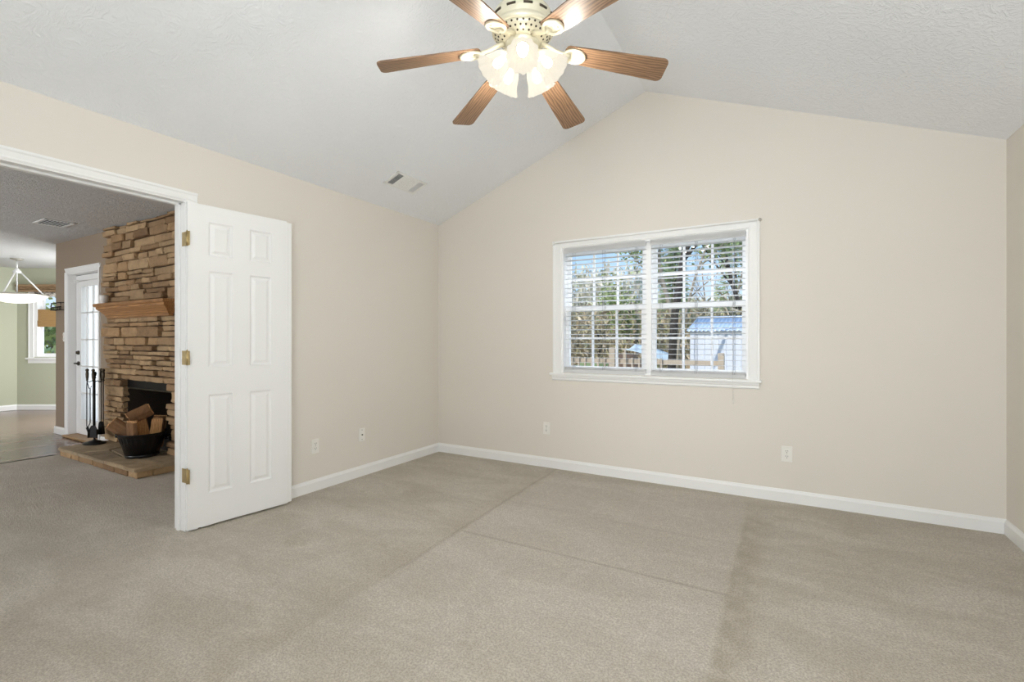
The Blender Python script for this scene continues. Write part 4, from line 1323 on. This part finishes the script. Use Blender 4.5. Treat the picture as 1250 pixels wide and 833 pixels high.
# ------------------------------------------------------------------ glazed door to the yard
d2 = thing('door_2', 'white fifteen-light glazed door beside the stone chimney', 'door', (-7.74, HY + 0.07, 0), 0, None, 'structure')
GX0, GX1, GY = -7.74, -6.91, HY + 0.072
lf = MB()
gx0, gx1, gz0, gz1 = -7.575, -7.075, 0.215, 1.86
lf.cbox(GX0, gx0, GY, GY + 0.044, 0.03, 2.0, 0.002)
lf.cbox(gx1, GX1, GY, GY + 0.044, 0.03, 2.0, 0.002)
lf.box(gx0, gx1, GY, GY + 0.044, 0.03, gz0)
lf.box(gx0, gx1, GY, GY + 0.044, gz1, 2.0)
lfo = mk('door_leaf', lf, M['door'], d2)
mu = MB()
for s_ in ((gx0 - 0.022, gx0 + 0.006), (gx1 - 0.006, gx1 + 0.022)):
    mu.box(s_[0], s_[1], GY - 0.010, GY, gz0 - 0.022, gz1 + 0.022)
mu.box(gx0, gx1, GY - 0.010, GY, gz0 - 0.022, gz0 + 0.006)
mu.box(gx0, gx1, GY - 0.010, GY, gz1 - 0.006, gz1 + 0.022)
for k in (1, 2):
    xx = gx0 + (gx1 - gx0) * k / 3
    mu.box(xx - 0.010, xx + 0.010, GY - 0.007, GY + 0.01, gz0, gz1)
for k in range(1, 5):
    zz_ = gz0 + (gz1 - gz0) * k / 5
    mu.box(gx0, gx1, GY - 0.007, GY + 0.01, zz_ - 0.010, zz_ + 0.010)
muo = mk('glazing_bars', mu, M['trim'], lfo)
mk('glass_pane', MB().box(gx0, gx1, GY + 0.012, GY + 0.015, gz0, gz1), M['glass'], lfo)
hd = MB()
hx, hz = -7.655, 0.905
hd.tube([(hx, GY - 0.001, hz), (hx, GY - 0.012, hz)], 0.027, 20)
hd.tube([(hx, GY - 0.012, hz), (hx, GY - 0.045, hz)], 0.009, 10)
hd.tube([(hx, GY - 0.045, hz), (hx + 0.04, GY - 0.05, hz + 0.004), (hx + 0.11, GY - 0.05, hz - 0.006)], [0.010, 0.008, 0.006], 10)
mk('lever_handle', hd, M['pewter'], lfo)['label'] = 'dark pewter lever handle'
db = MB()
db.tube([(hx, GY - 0.001, 1.04), (hx, GY - 0.014, 1.04)], 0.025, 20)
db.box(hx - 0.005, hx + 0.005, GY - 0.032, GY - 0.014, 1.022, 1.058)
mk('deadbolt', db, M['pewter'], lfo)
jb = MB()
jb.box(DX0 - 0.002, GX0 - 0.006, HY - 0.004, HY + T + 0.005, 0, DZ)
jb.box(GX1 + 0.004, DX1 + 0.002, HY - 0.004, HY + T + 0.005, 0, DZ)
jb.box(DX0, DX1, HY - 0.004, HY + T + 0.005, 2.006, DZ)
mk('door_jamb', jb, M['trim'], d2)
ws_ = MB()
ws_.box(GX0 - 0.006, GX0, GY + 0.004, GY + 0.03, 0.03, 2.006)
ws_.box(GX0, GX1, GY + 0.004, GY + 0.03, 2.0, 2.006)
mk('weatherstrip', ws_, M['slot'], d2)
cg = MB()
casing_profile(cg, Matrix.Translation((DX0 + 0.006, HY, 0)) @ frame((0, 0, 1), (-1, 0, 0), (0, -1, 0)), DZ + 0.006, 0.06, 0.018)
casing_profile(cg, Matrix.Translation((DX1 - 0.006, HY, 0)) @ frame((0, 0, 1), (1, 0, 0), (0, -1, 0)), DZ + 0.006, 0.06, 0.018)
casing_profile(cg, Matrix.Translation((DX0 - 0.054, HY, DZ - 0.006)) @ frame((1, 0, 0), (0, 0, 1), (0, -1, 0)), DX1 - DX0 + 0.108, 0.06, 0.018)
mk('casing', cg, M['trim'], d2)
mk('threshold', MB().cbox(DX0, DX1, HY - 0.06, HY + T, 0.0, 0.024, 0.006), M['threshold'], d2)
shr = MB()
cols = 60
vs, fs = [], []
for k in range(cols + 1):
    xx = gx0 - 0.03 + (gx1 - gx0 + 0.06) * k / cols
    yy = GY + 0.052 + 0.006 * math.sin(k * 0.9)
    vs += [(xx, yy, gz0 - 0.03), (xx, yy, gz1 + 0.03)]
for k in range(cols):
    fs.append((2 * k, 2 * k + 2, 2 * k + 3, 2 * k + 1))
shr.add(vs, fs, True)
tag(mk('sheer_curtain', shr, M['sheer'], fix=False), 'white sheer panel glowing behind the glazed door panes', 'curtain')
sr = thing('sash_rod', 'small white rod across the top of the glazed door', 'curtain rod', (-7.3, GY - 0.02, 1.925))
mk('rod', MB().tube([(-7.70, GY - 0.034, 1.925), (-6.97, GY - 0.034, 1.925)], 0.006, 10), M['trim'], sr)
for xx in (-7.67, -7.0):
    mk('bracket', MB().cbox(xx - 0.012, xx + 0.012, GY - 0.045, GY - 0.0005, 1.905, 1.945, 0.003), M['trim'], sr)

# wall bits beside the door
plate('light_switch', 'white light switch plate on the greige wall left of the glazed door', 'light switch', (-7.868, HY, 1.235), 0, 'switch')
kr = thing('key_rack', 'small black iron letter rack with hooks on the greige wall corner', 'key rack', (-7.98, HY, 1.56))
kf = MB()
kx0, kx1 = -8.13, -7.83
loop = [(kx0, HY - 0.05, 1.575), (kx1, HY - 0.05, 1.575), (kx1, HY - 0.05, 1.665), (kx0, HY - 0.05, 1.665)]
kf.tube(loop + [loop[0]], 0.005, 6)
for p in ((kx0, 1.575), (kx1, 1.575), (kx0, 1.665), (kx1, 1.665)):
    kf.tube([(p[0], HY - 0.05, p[1]), (p[0], HY - 0.001, p[1])], 0.004, 6)
kf.tube([(kx0, HY - 0.05, 1.612), (kx1, HY - 0.05, 1.612)], 0.007, 6)
mk('rack_frame', kf, M['black'], kr)
for k in range(6):
    xx = kx0 + 0.03 + 0.048 * k
    mk('hook', MB().tube([(xx, HY - 0.05, 1.612), (xx, HY - 0.052, 1.58), (xx, HY - 0.065, 1.572), (xx, HY - 0.07, 1.585)], 0.0035, 6), M['black'], kr)

# ------------------------------------------------------------------ nook window and its dressing
w2 = thing('window_2', 'white nook window in the sage green bay wall', 'window', tuple(BM @ Vector((0.73, 0, NZ0))), R(30), None, 'structure')
f2 = MB()
f2.box(NS0, NS0 + 0.06, 0.0, T, NZ0, NZ1, BM)
f2.box(NS1 - 0.06, NS1, 0.0, T, NZ0, NZ1, BM)
f2.box(NS0 + 0.06, NS1 - 0.06, 0.0, T, NZ1 - 0.04, NZ1, BM)
f2.box(NS0 + 0.06, NS1 - 0.06, 0.0, T, NZ0, NZ0 + 0.02, BM)
mk('window_frame', f2, M['vinyl'], w2)
s2 = MB()
a, c = NS0 + 0.06, NS1 - 0.06
for z0, z1, yy in ((NZ0 + 0.02, 1.47, 0.05), (1.45, NZ1 - 0.04, 0.08)):
    s2.box(a, a + 0.04, yy, yy + 0.03, z0, z1, BM)
    s2.box(c - 0.04, c, yy, yy + 0.03, z0, z1, BM)
    s2.box(a + 0.04, c - 0.04, yy, yy + 0.03, z0, z0 + 0.04, BM)
    s2.box(a + 0.04, c - 0.04, yy, yy + 0.03, z1 - 0.04, z1, BM)
mk('sash', s2, M['vinyl'], w2)
mk('glass_pane', MB().box(a, c, 0.066, 0.068, NZ0 + 0.02, NZ1 - 0.04, BM), M['glass'], w2)
c2 = MB()
casing_profile(c2, BM @ Matrix.Translation((NS0 + 0.006, 0, 0.86)) @ frame((0, 0, 1), (-1, 0, 0), (0, -1, 0)), 1.22, 0.085, 0.018)
casing_profile(c2, BM @ Matrix.Translation((NS1 - 0.006, 0, 0.86)) @ frame((0, 0, 1), (1, 0, 0), (0, -1, 0)), 1.22, 0.085, 0.018)
casing_profile(c2, BM @ Matrix.Translation((NS0 - 0.08, 0, NZ1 - 0.006)) @ frame((1, 0, 0), (0, 0, 1), (0, -1, 0)), NS1 - NS0 + 0.16, 0.08, 0.018)
mk('casing', c2, M['trim'], w2)
mk('window_sill', MB().cbox(NS0 - 0.11, NS1 + 0.11, -0.045, 0.03, 0.865, 0.895, 0.005, BM).box(NS0 - 0.085, NS1 + 0.085, -0.016, -0.0005, 0.80, 0.865, BM), M['trim'], w2)
cn = thing('wooden_cornice', 'brown ridged wooden cornice above the nook window', 'window cornice', tuple(BM @ Vector((0.73, -0.02, 2.02))), R(30))
cnm = MB()
for z0, z1, d in ((2.02, 2.052, 0.085), (2.056, 2.098, 0.07), (2.102, 2.145, 0.085)):
    cnm.cbox(0.05, 1.42, -d, -0.022, z0, z1, 0.004, BM)
mk('cornice_board', cnm, M['cornice'], cn)
mk('light_rib', MB().box(0.055, 1.415, -0.062, -0.024, 2.05, 2.058, BM).box(0.055, 1.415, -0.062, -0.024, 2.096, 2.104, BM), M['threshold'], cn)
sc = MB()
vs, fs = [], []
for k in range(61):
    s_ = 0.34 + 0.86 * k / 60
    yy = -0.05 + 0.006 * math.sin(k * 0.8)
    zb = 1.925 + 0.012 * math.sin(k * 0.33)
    vs += [BM @ Vector((s_, yy, zb)), BM @ Vector((s_, yy, 2.018))]
for k in range(60):
    fs.append((2 * k, 2 * k + 2, 2 * k + 3, 2 * k + 1))
sc.add(vs, fs, True)
so_ = mk('fabric_valance', sc, M['pattern'], cn)
so_.modifiers.new('thick', 'SOLIDIFY').thickness = 0.003
bs = thing('bamboo_shade', 'tan woven bamboo roman shade half raised in the nook window', 'roman shade', tuple(BM @ Vector((0.75, 0.0, 1.42))), R(30))
bm_ = MB()
bm_.cbox(0.352, 1.10, 0.004, 0.018, 1.53, 1.722, 0.003, BM)
bm_.cbox(0.350, 1.10, -0.004, 0.026, 1.468, 1.534, 0.006, BM)
bm_.cbox(0.356, 1.096, -0.010, 0.034, 1.425, 1.475, 0.008, BM)
mk('woven_panel', bm_, M['bamboo'], bs)
for s_ in (0.45, 0.725, 1.0):
    mk('lift_cord', MB().tube([BM @ Vector((s_, 0.012, 1.72)), BM @ Vector((s_, 0.012, 1.985))], 0.002, 5), M['cord'], bs)

# pendant light
PC = Vector((-10.10, 2.555, 0))
pl = thing('pendant_light', 'frosted glass bowl pendant hanging on three white arms in the nook', 'pendant light', (PC.x, PC.y, 1.76))
TP = Matrix.Translation(PC)
mk('canopy', MB().lathe([(0.02, ZE - 0.035), (0.05, ZE - 0.028), (0.075, ZE - 0.012), (0.08, ZE - 0.001)], 28, TP), M['brushed'], pl)
mk('stem', MB().lathe([(0.008, 2.25), (0.008, ZE - 0.03)], 12, TP).lathe([(0.012, 2.21), (0.045, 2.215), (0.05, 2.235), (0.03, 2.26), (0.014, 2.285), (0.009, 2.29)], 20, TP), M['trim'], pl)
for k in range(3):
    a = R(-42 + 120 * k)
    u = Vector((math.cos(a), math.sin(a), 0))
    mk('arm', MB().tube([PC + u * 0.04 + Vector((0, 0, 2.225)), PC + u * 0.30 + Vector((0, 0, 1.885))], 0.010, 8), M['trim'], pl)
mk('rim', MB().lathe([(0.335, 1.870), (0.362, 1.872), (0.366, 1.882), (0.345, 1.892), (0.29, 1.895), (0.285, 1.885), (0.335, 1.870)], 48, TP), M['brushed'], pl)
bw = MB()
bprof = [(0.348, 1.874), (0.335, 1.862), (0.29, 1.825), (0.22, 1.787), (0.13, 1.762), (0.05, 1.752), (0.0, 1.751)]
bw.olathe(bprof, 48, TP)
mk('glass_bowl', bw, M['bowl_glass'], pl)
mk('centre_rod', MB().tube([PC + Vector((0, 0, 1.76)), PC + Vector((0, 0, 2.22))], 0.009, 10), M['trim'], pl)

# ------------------------------------------------------------------ outside: yard, shed, fence, trees
GZ = -0.45
yd = MB()
nx, ny = 40, 40
rnd = random.Random(3)
vs, fs = [], []
for j in range(ny + 1):
    for i in range(nx + 1):
        X = -60 + 90 * i / nx
        Y = 4.4 + 66 * j / ny
        hgt = GZ + 0.05 * rnd.uniform(-1, 1) + max(0, (Y - 26)) * 0.05
        vs.append((X, Y, hgt))
for j in range(ny):
    for i in range(nx):
        k = j * (nx + 1) + i
        fs.append((k, k + 1, k + nx + 2, k + nx + 1))
yd.add(vs, fs, True)
struct('ground', yd, M['yard'], 'pale leaf-strewn yard outside the window', 'ground')
yd2 = MB().box(-60, -12.2, -30, 4.4, GZ - 0.1, GZ)
struct('ground_side', yd2, M['yard'], 'pale yard outside the nook window', 'ground')
hl = MB()
vs, fs = [], []
nh = 60
for i in range(nh + 1):
    X = -60 + 90 * i / nh
    top = 6.6 + 0.8 * math.sin(i * 0.37) + 0.5 * math.sin(i * 0.9) - max(0, (X + 14) * 0.16)
    for j in range(9):
        f_ = j / 8
        vs.append((X, 52 + 14 * f_ + rnd.uniform(-0.6, 0.6), 0.8 + (top - 0.8) * (f_ ** 0.8) + rnd.uniform(-0.25, 0.25)))
for i in range(nh):
    for j in range(8):
        k = i * 9 + j
        fs.append((k, k + 9, k + 10, k + 1))
hl.add(vs, fs, True)
struct('hill', hl, M['hill'], 'pale wooded hillside at the back of the yard', 'hill')

def twigs(name, label, cat, boxes, cnt, size, mat, seed, upright=0.6):
    rd = random.Random(seed)
    mb = MB()
    tot = sum(b[6] for b in boxes)
    for b in boxes:
        for _ in range(int(cnt * b[6] / tot)):
            fz = rd.random() ** 1.3
            p = Vector((rd.uniform(b[0], b[1]), rd.uniform(b[2], b[3]), b[4] + (b[5] - b[4]) * fz))
            d = Vector((rd.gauss(0, 1), rd.gauss(0, 1), rd.gauss(0, 1) + upright * 2)).normalized()
            s_ = d.cross(Vector((rd.gauss(0, 1), rd.gauss(0, 1), rd.gauss(0, 1)))).normalized()
            l_ = size * rd.uniform(0.5, 1.6)
            w_ = size * rd.uniform(0.08, 0.3)
            mb.add([p - s_ * w_, p + s_ * w_, p + s_ * w_ * 0.4 + d * l_, p - s_ * w_ * 0.4 + d * l_], [(0, 1, 2, 3)])
    o = mk(name, mb, mat, fix=False)
    return tag(o, label, cat, None, 'stuff')
twigs('undergrowth', 'tangle of dry brush and twigs under the trees behind the yard', 'brush',
      [(-16, 1, 21, 27, GZ - 0.1, 2.5, 1.0), (-18, -4, 28, 33, GZ, 3.4, 0.6)], 17000, 0.27, M['twig'], 21)
twigs('far_woods', 'pale bare woods covering the distant hillside', 'woods',
      [(-30, -9.8, 36, 46, 0.5, 6.9, 1.0), (-9.8, 4, 38, 46, 0.5, 4.3, 0.6)], 12000, 0.6, M['hazywood'], 22, 1.0)

def tree(x, y, h, r, seed, label, barkm, leafm=None, leaves=0, crown=(0.45, 1.0), leafsize=0.22, lean=0.0, group=None, name='bare_tree'):
    rd = random.Random(seed)
    z0 = GZ - 0.1 + max(0, (y - 26)) * 0.05
    t = thing(name, label, 'tree', (x, y, z0), 0, group)
    mb = MB()
    tips = []
    def grow(p, d, ln, rr, lev):
        n_ = 4
        pts, rads = [p.copy()], [rr]
        dd = d.copy()
        for k in range(n_):
            dd = (dd + Vector((rd.gauss(0, 0.10), rd.gauss(0, 0.10), rd.gauss(0, 0.05) + 0.05 * lev))).normalized()
            p = p + dd * ln / n_
            pts.append(p.copy())
            rads.append(rr * (1 - 0.6 * (k + 1) / n_))
        mb.tube(pts, rads, 8 if lev == 0 else 4)
        if lev < 3:
            cnt = (9, 5, 3)[lev]
            for c in range(cnt):
                f_ = rd.uniform(0.3, 1.0) if lev == 0 else rd.uniform(0.25, 1.0)
                i_ = min(n_ - 1, int(f_ * n_))
                q_ = pts[i_].lerp(pts[i_ + 1], f_ * n_ - i_ if f_ < 1 else 1)
                an = rd.uniform(0, 2 * PI)
                nd_ = (dd * 0.7 + Vector((math.cos(an), math.sin(an), 0.25)) * 0.75).normalized()
                grow(q_, nd_, ln * rd.uniform(0.24, 0.40), rads[i_] * 0.5, lev + 1)
        else:
            tips.append(pts[-1])
        if lev >= 1:
            tips.append(pts[-1])
    grow(Vector((x, y, z0)), Vector((lean, 0, 1)).normalized(), h, r, 0)
    mk('trunk', mb, barkm, t, fix=False)
    if leaves:
        lm = MB()
        for _ in range(leaves):
            c = rd.choice(tips) + Vector((rd.gauss(0, 0.35), rd.gauss(0, 0.35), rd.gauss(0, 0.3)))
            d = Vector((rd.gauss(0, 1), rd.gauss(0, 1), rd.gauss(0, 1))).normalized()
            s_ = d.orthogonal().normalized()
            w_ = leafsize * rd.uniform(0.4, 1.0)
            lm.add([c - s_ * w_ * 0.5, c + d * w_ * 0.6, c + s_ * w_ * 0.5, c - d * w_ * 0.6], [(0, 1, 2, 3)])
        mk('foliage', lm, leafm, t, fix=False)
    return t
tree(-2.20, 10.6, 9.0, 0.095, 31, 'dark thick trunk nearest the window, left of the shed', M['bark'], M['leaf'], 900, leafsize=0.08, name='dark_trunked_tree')
tree(-2.88, 14.7, 7.0, 0.05, 32, 'pale slim tree between the dark trunk and the left corner of the shed', M['palebark'], None, 0, name='slim_tree')
tree(-4.0, 22.3, 9.0, 0.12, 33, 'leafy green tree rising behind the left end of the shed roof', M['palebark'], M['leaf'], 5200, leafsize=0.17, name='leafy_tree')
tree(-1.3, 25.0, 9.0, 0.13, 34, 'leafy green tree rising behind the right end of the shed roof', M['bark'], M['leaf'], 5200, leafsize=0.17, name='leafy_tree')
GB = 'bare trees at the back of the yard'
LBt = 'bare slender tree in the brushy woods behind the yard'
spots = [(-12.4, 27.0), (-11.2, 24.5), (-10.3, 29.0), (-9.2, 25.5), (-8.3, 30.5), (-7.4, 26.5), (-6.5, 24.0), (-5.6, 28.5), (-13.5, 33.0), (-15.0, 36.5), (-4.2, 33.5), (-2.9, 29.5)]
for i, (x, y) in enumerate(spots):
    hh = (3.0 if x < -6 else 6.0) + (i * 37 % 10) * 0.12
    tree(x, y, hh, 0.05 + 0.012 * (i % 4), 40 + i, LBt, M['palebark'] if i % 3 else M['bark'], None, 0, group=GB)
tree(-6.3, 23.2, 3.6, 0.06, 61, 'yellow-green budding tree in the middle of the window view', M['palebark'], M['leaf'], 2200, leafsize=0.15, name='budding_tree')
def pine(x, y, h, r, seed, label):
    rd = random.Random(seed)
    z0 = GZ - 0.1 + max(0, (y - 26)) * 0.05
    t = thing('pine_tree', label, 'tree', (x, y, z0))
    mk('trunk', MB().tube([(x, y, z0), (x + 0.1, y, z0 + h * 0.5), (x, y, z0 + h)], [0.16, 0.11, 0.02], 8), M['bark'], t)
    lm = MB()
    for _ in range(1500):
        f_ = rd.random()
        zz_ = z0 + h * (0.25 + 0.75 * f_)
        rr = r * (1 - f_) ** 0.8 * math.sqrt(rd.random()) + 0.05
        an = rd.uniform(0, 2 * PI)
        c = Vector((x + rr * math.cos(an), y + rr * math.sin(an), zz_ - rr * 0.2))
        d = Vector((math.cos(an), math.sin(an), rd.uniform(-0.5, 0.3))).normalized()
        s_ = d.orthogonal().normalized()
        lm.add([c - s_ * 0.07, c + s_ * 0.07, c + d * rd.uniform(0.25, 0.5)], [(0, 1, 2)])
    mk('foliage', lm, M['pine'], t, fix=False)
pine(-5.6, 28.5, 7.0, 1.1, 71, 'dense pine left of the big dark trunk')
pine(0.2, 30.0, 10.5, 2.0, 72, 'tall pine at the far right behind the shed')
pine(-3.2, 37.0, 9.0, 1.8, 73, 'pine between the leafy trees behind the shed')
# outside the nook window
tree(-18.2, 5.4, 2.3, 0.05, 81, 'leafy tree outside the nook window', M['palebark'], M['leaf'], 700, leafsize=0.22, name='leafy_tree')
tree(-21.5, 8.4, 3.6, 0.08, 82, 'bare tree outside the nook window', M['palebark'], None, 0)
pine(-26.0, 9.5, 5.0, 1.6, 83, 'pine seen through the nook window')
twigs('hedge', 'low green hedge outside the nook window', 'hedge', [(-17.4, -14.6, 3.6, 6.6, GZ, 0.95, 1.0)], 2600, 0.22, M['leaf'], 84, 0.4)

# shed
SHY, SHX0, SHX1 = 16.0, -2.64, 0.9
sh_ = thing('garden_shed', 'white metal shed with blue-grey corrugated roof in the yard', 'shed', ((SHX0 + SHX1) / 2, SHY + 2, GZ))
sw_ = MB()
prof_n = 0
def corr_wall(mb, x0, x1, y, z0, z1, nrm=-1, ribs=0.2):
    n_ = int((x1 - x0) / ribs)
    vs, fs = [], []
    xs_ = []
    for k in range(n_):
        b0 = x0 + (x1 - x0) * k / n_
        w_ = (x1 - x0) / n_
        xs_ += [(b0, 0), (b0 + w_ * 0.78, 0), (b0 + w_ * 0.84, 0.012), (b0 + w_ * 0.94, 0.012)]
    xs_.append((x1, 0))
    for px, d in xs_:
        vs += [(px, y + nrm * d, z0), (px, y + nrm * d, z1)]
    for k in range(len(xs_) - 1):
        fs.append((2 * k, 2 * k + 2, 2 * k + 3, 2 * k + 1))
    mb.add(vs, fs)
SZE, SZR = 1.50, 1.985
corr_wall(sw_, SHX0, SHX1, SHY, GZ, SZE + 0.02)
sw_.box(SHX0, SHX1, SHY + 0.01, SHY + 4.0, GZ, SZE)
sw_.add([(SHX0, SHY + 0.01, SZE), (SHX0, SHY + 4, SZE), (SHX0, SHY + 2, SZR - 0.03), (SHX1, SHY + 0.01, SZE), (SHX1, SHY + 4, SZE), (SHX1, SHY + 2, SZR - 0.03)],
        [(0, 1, 2), (3, 5, 4)])
mk('wall_panel', sw_, M['shedwall'], sh_)
rf = MB()
for ya, yb in ((SHY - 0.16, SHY + 2.0), (SHY + 4.16, SHY + 2.0)):
    vs, fs = [], []
    nn_ = 150
    for k in range(nn_ + 1):
        px = SHX0 - 0.1 + (SHX1 - SHX0 + 0.2) * k / nn_
        bz = 0.018 * math.cos(k * 2 * PI / 5)
        vs += [(px, ya, SZE - 0.01 + bz), (px, yb, SZR + bz)]
    for k in range(nn_):
        fs.append((2 * k, 2 * k + 2, 2 * k + 3, 2 * k + 1))
    rf.add(vs, fs, True)
rfo = mk('roof', rf, M['shedroof'], sh_, fix=False)
rfo.modifiers.new('thick', 'SOLIDIFY').thickness = 0.012
mk('corner_trim', MB().box(SHX0 - 0.02, SHX0 + 0.10, SHY - 0.025, SHY + 0.05, GZ, SZE), M['shedwall'], sh_)
mk('ridge_cap', MB().tube([(SHX0 - 0.1, SHY + 2.0, SZR + 0.01), (SHX1 + 0.1, SHY + 2.0, SZR + 0.01)], 0.035, 8), M['shedroof'], sh_)

# low board fence in front of the shed
fc = thing('board_fence', 'low weathered picket fence with rails crossing the yard', 'fence', (-2.0, 9.0, GZ))
FYd = 9.0
for x, zt, rr in ((-2.92, 1.055, 0.06), (-2.68, 0.96, 0.03), (-0.985, 0.97, 0.05), (-4.4, 1.0, 0.05)):
    mk('post', MB().cbox(x - rr, x + rr, FYd - rr, FYd + rr, GZ - 0.05, zt, 0.008), M['fence'], fc)
mk('rail', MB().cbox(-4.4, -0.985, FYd + 0.03, FYd + 0.07, 0.74, 0.83, 0.006), M['fence'], fc)
mk('rail', MB().cbox(-4.4, -0.985, FYd + 0.03, FYd + 0.07, 0.10, 0.19, 0.006), M['fence'], fc)
x = -4.3
while x < -2.0:
    mk('picket', MB().cbox(x - 0.018, x + 0.018, FYd - 0.005, FYd + 0.03, 0.04, 0.86, 0.004), M['fence'], fc)
    x += 0.135

def mound(name, label, cat, c, rx, ry, h, mat, seed):
    rd = random.Random(seed)
    mb = MB()
    vs, fs = [], []
    R_, S_ = 10, 36
    vs.append((c[0], c[1], c[2] + h))
    for i in range(1, R_ + 1):
        f_ = i / R_
        for k in range(S_):
            a = 2 * PI * k / S_
            hh = h * (math.cos(f_ * PI / 2) ** 0.8)
            vs.append((c[0] + rx * f_ * math.cos(a), c[1] + ry * f_ * math.sin(a), c[2] + hh + rd.uniform(-0.03, 0.03) * h))
    for k in range(S_):
        fs.append((0, 1 + k, 1 + (k + 1) % S_))
    for i in range(R_ - 1):
        for k in range(S_):
            b0, b1 = 1 + i * S_, 1 + (i + 1) * S_
            fs.append((b0 + k, b1 + k, b1 + (k + 1) % S_, b0 + (k + 1) % S_))
    fs.append(tuple(1 + (R_ - 1) * S_ + k for k in range(S_))[::-1])
    mb.add(vs, fs, True)
    return tag(base_at(mk(name, mb, mat), c), label, cat)
mound('mulch_pile', 'low brown mulch pile behind the picket fence', 'mulch pile', (-4.55, 15.5, GZ), 1.0, 0.9, 1.22, M['mulch'], 91)
mound('grassy_mound', 'green grassy mound at the left behind the picket fence', 'mound', (-6.2, 17.0, GZ), 1.3, 1.0, 0.98, M['turf'], 92)
# sloping white tarp on poles
tp = thing('tarp_shelter', 'sloping white tarp shelter beyond the fence left of the dark trunk', 'tarp shelter', (-4.1, 17.0, GZ))
vs, fs = [], []
for i in range(13):
    for j in range(7):
        u_, w_ = i / 12, j / 6
        vs.append((-4.9 + 1.5 * u_, 16.4 + 1.3 * w_, 0.86 - 0.42 * u_ ** 1.4 - 0.05 * math.sin(PI * w_) + 0.18 * w_))
for i in range(12):
    for j in range(6):
        k = i * 7 + j
        fs.append((k, k + 7, k + 8, k + 1))
tpo = mk('tarp_sheet', MB().add(vs, fs, True), M['tarp'], tp)
tpo.modifiers.new('thick', 'SOLIDIFY').thickness = 0.01
for (px, py, zt) in ((-4.88, 16.42, 0.85), (-4.88, 17.68, 1.02), (-3.42, 16.42, 0.44), (-3.42, 17.68, 0.6)):
    mk('pole', MB().tube([(px, py, GZ - 0.05), (px, py, zt)], 0.03, 8), M['fence'], tp)
